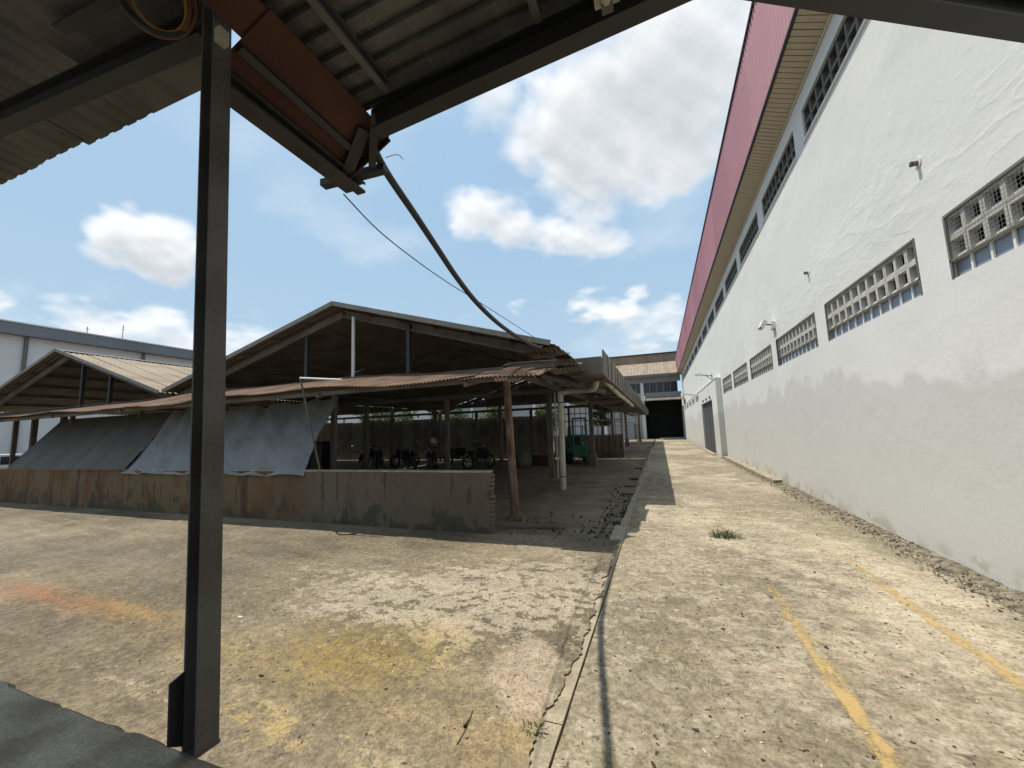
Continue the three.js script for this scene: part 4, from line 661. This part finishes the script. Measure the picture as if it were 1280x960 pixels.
// ---------------------------------------------------------------- canopy over the viewer
{
  const c = thing('canopy', 'dark corrugated steel canopy with red-oxide gutter plate overhead', 'canopy', [0, 0, 0]);
  // left roof: ridges run back, edge along x
  const n = 9, w = 0.78;
  for (let k = 0; k < n; k++) { const x0 = -3.22 - (k + 1) * w, dz = R(-0.02, 0.03), dy = R(0, 0.012); mesh('roof_sheet', corr(w + 0.04, 6, 0.2, 0.014, true, 2, (x, y, z) => [x0 + x, 4.74 + y + dy + (k % 2 ? 0.006 : 0) + z * 0.07, -1.82 + dz + z]), M.canopySheet, c); }
  mesh('main_beam', iBeam([-7.4, 4.66, -1.21], [-2.2, 4.28, -1.27], 0.16, 0.10, 0.012), M.steelDark, c);
  mesh('purlin', cBeam([-10.5, 4.78, -0.55], [-3.0, 4.76, -0.55], 0.1, 0.06), M.steelDark, c);
  mesh('purlin', cBeam([-3.1, 4.42, -1.02], [-2.25, 4.42, -1.06], 0.08, 0.06), M.steelDark, c);
  for (const [x, y] of [[-2.20, 4.045], [-2.29, 4.065]]) mesh('gutter_channel', cBeam([x, y, -1.36], [x, y, -2.44 - R(0, 0.08)], 0.093, 0.08, 0.008), M.steelMid, c);
  mesh('gutter_plate', [bar([-2.04, 4.185, -1.33], [-2.04, 4.185, -2.33], 0.52, 0.01, 0, 0, [-0.43, 1, 0])], M.oxide, c);
  mesh('valley_sheet', [span(-3.35, -1.95, 4.44, 4.45, -1.345, 3.5)], M.canopySheet, c);
  mesh('valley_sheet', [span(-3.35, -2.36, 4.43, 4.44, -1.347, -1.62)], M.canopySheet, c);
  mesh('gutter_plate', [bar([-1.915, 4.239, -0.7], [-1.915, 4.239, -1.37], 0.22, 0.01, 0, 0.012, [-0.43, 1, 0])], M.oxide, c);
  mesh('plate_angle', [bar([-2.046, 4.162, -1.34], [-2.046, 4.162, -2.29], 0.046, 0.032, 0, 0, [-0.43, 1, 0])], M.steelDark, c);
  mesh('plate_end', [bar([-2.25, 4.046, -2.335], [-1.815, 4.288, -2.335], 0.012, 0.09)], M.oxide, c);
  // right roof: ridges run sideways, rising to the right
  const ry = x => 4.297 + (x + 1.815) * 0.07;
  for (let k = 0; k < 8; k++) { const z0 = 4.13 - k * 0.78; mesh('roof_sheet', corr(0.8, 3.08, 0.133, 0.036, true, 2, (x, y, z) => [-2.0 + z, ry(-2.0 + z) + 0.055 + y + (k % 2) * 0.005, z0 - x]), M.canopySheet, c); }
  for (let k = 0; k < 3; k++) mesh('roof_sheet', corr(0.8, 5.9, 0.16, 0.024, true, 1, (x, y, z) => [1.09 + k * 0.78 + x, 4.58 + y + k * 0.012, 4.1 - z - 0.2 - 0.42 * k]), M.canopySheet, c);
  for (const x of [-1.56, -0.5, 0.7]) mesh('purlin', cBeam([x, ry(x) + 0.005, 4], [x, ry(x) + 0.005, -2.0], 0.085, 0.048), M.steelGrey, c);
  mesh('front_beam', iBeam([-1.73, 4.195, -2.09], [0.39, 4.344, -2.046], 0.186, 0.112, 0.013), M.steelDark, c);
  mesh('front_beam', iBeam([0.37, 4.344, -2.02], [3.58, 4.33, -3.806], 0.186, 0.13, 0.013), M.steelDark, c);
  mesh('edge_flashing', [bar([-1.767, 4.325, -2.176], [0.39, 4.474, -2.13], 0.05, 0.008)], M.sheetGalv, c);
  mesh('bracket_bar', [bar([-2.51, 4.10, -2.38], [-1.916, 4.12, -2.437], 0.07, 0.056)], M.steelDark, c);
  mesh('bracket_strut', [bar([-1.73, 4.27, -2.083], [-1.98, 4.11, -2.353], 0.056, 0.046)], M.steelDark, c);
  mesh('bracket_strut', [bar([-1.879, 4.232, -2.14], [-2.25, 4.046, -2.344], 0.084, 0.038)], M.steelDark, c);
  for (const [x, z] of [[-2.4, 3.2], [1.5, 3.4], [-9.5, 3.4]]) mesh('rear_post', [box(0.1, 3.6, 0.1, x, 2.4, z)], M.steelDark, c);

  const p = thing('canopy_post', 'dark steel H-section post standing at the platform edge', 'post', [-1.93, 0.7, -1.26]);
  p.rotation.z = Math.atan2(0.187, 3.7);
  mesh('flange', [box(0.009, 4.1, 0.092, 0.0415, 2.05, 0)], M.postSteel, p); mesh('flange', [box(0.009, 4.1, 0.092, -0.0415, 2.05, 0)], M.postSteel, p);
  mesh('web', [box(0.074, 4.1, 0.007, 0, 2.05, 0)], M.postSteel, p);
  const hs = new THREE.Shape(); [[0, 0], [0.055, 0.035], [0.055, 0.27], [0, 0.29]].forEach(([x, y], i) => i ? hs.lineTo(x, y) : hs.moveTo(x, y)); hs.closePath(); for (const y of [0.08, 0.245]) { const h = new THREE.Path(); h.absarc(0.036, y, 0.009, 0, 6.283, true); hs.holes.push(h); }
  mesh('fin_plate', [new THREE.ExtrudeGeometry(hs, { depth: 0.009, bevelEnabled: false }).rotateY(-Math.PI / 2).translate(-0.037, 0.03, 0.046)], M.steelDark, p);
  mesh('base_plate', [box(0.098, 0.012, 0.1, 0, 0.004, 0)], M.postSteel, p);
  mesh('top_cleat', [box(0.04, 0.08, 0.05, 0.07, 3.42, 0.02)], M.pvc, p);

  const l = thing('light_fitting', 'grimy cream batten light fitting under the canopy front beam', 'light fitting', [-0.10, 4.09, -1.81]);
  mesh('housing', [box(0.12, 0.09, 1.2, 0, 0.05, 0.58)], M.pvc, l); mesh('tube_cover', [cyl([0, -0.012, 0.02], [0, -0.012, 1.14], 0.026)], M.pvc, l); mesh('end_cap', [box(0.055, 0.045, 0.05, 0, -0.012, 0.0)], M.frameGrey, l); mesh('hanger', [box(0.05, 0.18, 0.03, 0, 0.18, 0.1), box(0.05, 0.18, 0.03, 0, 0.18, 1.0)], M.steelGrey, l);

  const cb = thing('cable_coil', 'coil of brown and yellow cable hung beside the canopy post', 'cable', [-2.31, 4.30, -1.09]);
  const ring = (r, t, rx, ry2, y) => new THREE.TorusGeometry(r, t, 8, 40).rotateX(rx).rotateY(ry2).translate(0, y, 0);
  mesh('loop', [ring(0.15, 0.010, 0.5, 0.5, 0), ring(0.17, 0.010, 0.42, 0.6, 0.01)], std({ color: lin(0.16, 0.07, 0.02), roughness: 0.6 }), cb);
  mesh('loop', [ring(0.14, 0.009, 0.65, 0.3, 0.015)], std({ color: lin(0.28, 0.15, 0.02), roughness: 0.6 }), cb);
  mesh('loop', [ring(0.18, 0.013, 0.3, 0.7, 0.03), ring(0.17, 0.012, 0.55, 0.8, 0.03)], M.cable, cb);
  tag(mesh('power_cable', tube([[-1.906, 4.344, -2.0], [-1.925, 4.213, -2.28], [-1.953, 4.139, -2.474], [-1.985, 4.0, -2.96], [-2.016, 3.89, -3.36], [-2.05, 3.755, -3.84], [-2.1, 3.65, -4.47], [-2.11, 3.56, -5.2], [-2.13, 3.55, -6.3], [-2.2, 3.66, -7.6], [-2.35, 3.86, -8.5]], 0.031, 8, 90), M.cable), 'thick black cable sagging from the canopy bracket to the shed corner', 'cable');
  tag(mesh('thin_wire', tube([[-2.325, 3.99, -2.42], [-2.375, 3.93, -2.89], [-2.425, 3.92, -3.62], [-2.5, 3.97, -4.47], [-2.5, 3.99, -5.19], [-2.5, 4.05, -8.3]], 0.006, 5, 60), M.cable), 'thin dark wire strung from the gutter end to the shed roof', 'cable');
  tag(mesh('loose_wire', tube([[-1.906, 4.195, -2.418], [-1.84, 4.213, -2.437], [-1.795, 4.204, -2.446], [-1.767, 4.167, -2.455]], 0.003, 5, 20), M.cable), 'short loose wire end curling from the canopy bracket', 'cable');
}
// ---------------------------------------------------------------- weeds, twigs and scraps
function tuft(x, y, z, n, h, spread, lab, seed) {
  const r = mulberry(seed), pos = [];
  for (let i = 0; i < n; i++) { const a = r() * 6.28, q = Math.sqrt(r()) * spread, bx = Math.cos(a) * q, bz = Math.sin(a) * q * 0.6, l = h * (0.4 + 0.6 * r()), ln = 0.5 + 0.7 * r(), tx = bx + Math.cos(a) * l * ln * 0.8, tz = bz + Math.sin(a) * l * ln * 0.8, wd = 0.004, px = -Math.sin(a) * wd, pz = Math.cos(a) * wd, mx = mix(bx, tx, 0.45), mz = mix(bz, tz, 0.45), my = l * 0.65, ty = l * (0.9 - 0.4 * ln);
    pos.push(bx - px, 0, bz - pz, bx + px, 0, bz + pz, mx + px, my, mz + pz, bx - px, 0, bz - pz, mx + px, my, mz + pz, mx - px, my, mz - pz, mx - px, my, mz - pz, mx + px, my, mz + pz, tx, ty, tz); }
  const g = new THREE.BufferGeometry(); g.setAttribute('position', new THREE.Float32BufferAttribute(pos, 3)); g.computeVertexNormals();
  const o = mesh('grass_tuft', g, M.grass); o.position.set(x, y, z); tag(o, lab, 'grass');
}
tuft(0.93, 0, -8.15, 260, 0.17, 0.26, 'low green grass tuft growing from the alley concrete', 5);
tuft(-0.93, 0.01, -2.72, 26, 0.09, 0.07, 'small weed sprouting from the joint beside the yard slab', 6);
tag(mesh('twig', [tube([[-1.35, 0.035, -2.44], [-1.36, 0.037, -2.6], [-1.39, 0.036, -2.75]], 0.0025, 5, 12), new THREE.ConeGeometry(0.012, 0.07, 6).rotateX(-1.5).translate(-1.37, 0.045, -2.62)], M.litter), 'thin twig with a dark seed head on the yard slab', 'twig');
tag(mesh('bent_wire', [tube([[-6.5, 0.04, -6.72], [-6.3, 0.05, -6.55], [-6.15, 0.04, -6.48], [-5.85, 0.045, -6.6]], 0.012, 5, 16)], M.litter), 'bent dark rod lying in front of the low wall', 'rod');
tag(mesh('paper_scrap', [box(0.05, 0.006, 0.03, -4.54, 0.034, -3.31).rotateY(0)], M.whitePaint), 'tiny white scrap lying on the yard slab', 'paper');
tag(mesh('dry_leaf', [new THREE.SphereGeometry(0.03, 8, 5).scale(1, 0.18, 0.4).translate(-3.27, 0.037, -2.59)], M.litter), 'curled dark dry leaf on the yard slab', 'leaf');
{ // planks and debris by the shed corner
  tag(mesh('plank', [box(1.15, 0.035, 0.13).rotateY(0.12).translate(-2.5, 0.04, -7.95)], M.postWood), 'grey plank lying at the shed corner beside the rusty post', 'plank');
  const N = 260, rg = clean(new THREE.DodecahedronGeometry(1, 0)), im = new THREE.InstancedMesh(rg, std({ color: 0xffffff, roughness: 1 }), N), m4 = new THREE.Matrix4(), q = new THREE.Quaternion(), e = new THREE.Euler();
  for (let i = 0; i < N; i++) { const d = rnd() < 0.6; const x = d ? R(-1.5, -0.85) : R(-2.9, -1.0), z = d ? R(-14, -7.2) : R(-9.5, -7.2), s = R(0.008, 0.035); e.set(R(0, 3), R(0, 6), R(0, 3)); im.setMatrixAt(i, m4.compose(new THREE.Vector3(x, d && x > -1.3 ? -0.02 : 0.02, z), q.setFromEuler(e), new THREE.Vector3(s * R(1, 2.2), s * 0.6, s))); const k = rnd(); im.setColorAt(i, k < 0.6 ? lin(0.05, 0.042, 0.03) : lin(0.2, 0.18, 0.14)); }
  im.name = 'drain_debris'; im.castShadow = im.receiveShadow = true; scene.add(im); tag(im, 'broken bits and leaf litter in the drain beside the shed', 'rubble', null, 'stuff');
}
scene.environmentIntensity = 1; scene.backgroundIntensity = 1;
renderer.render(scene, camera);
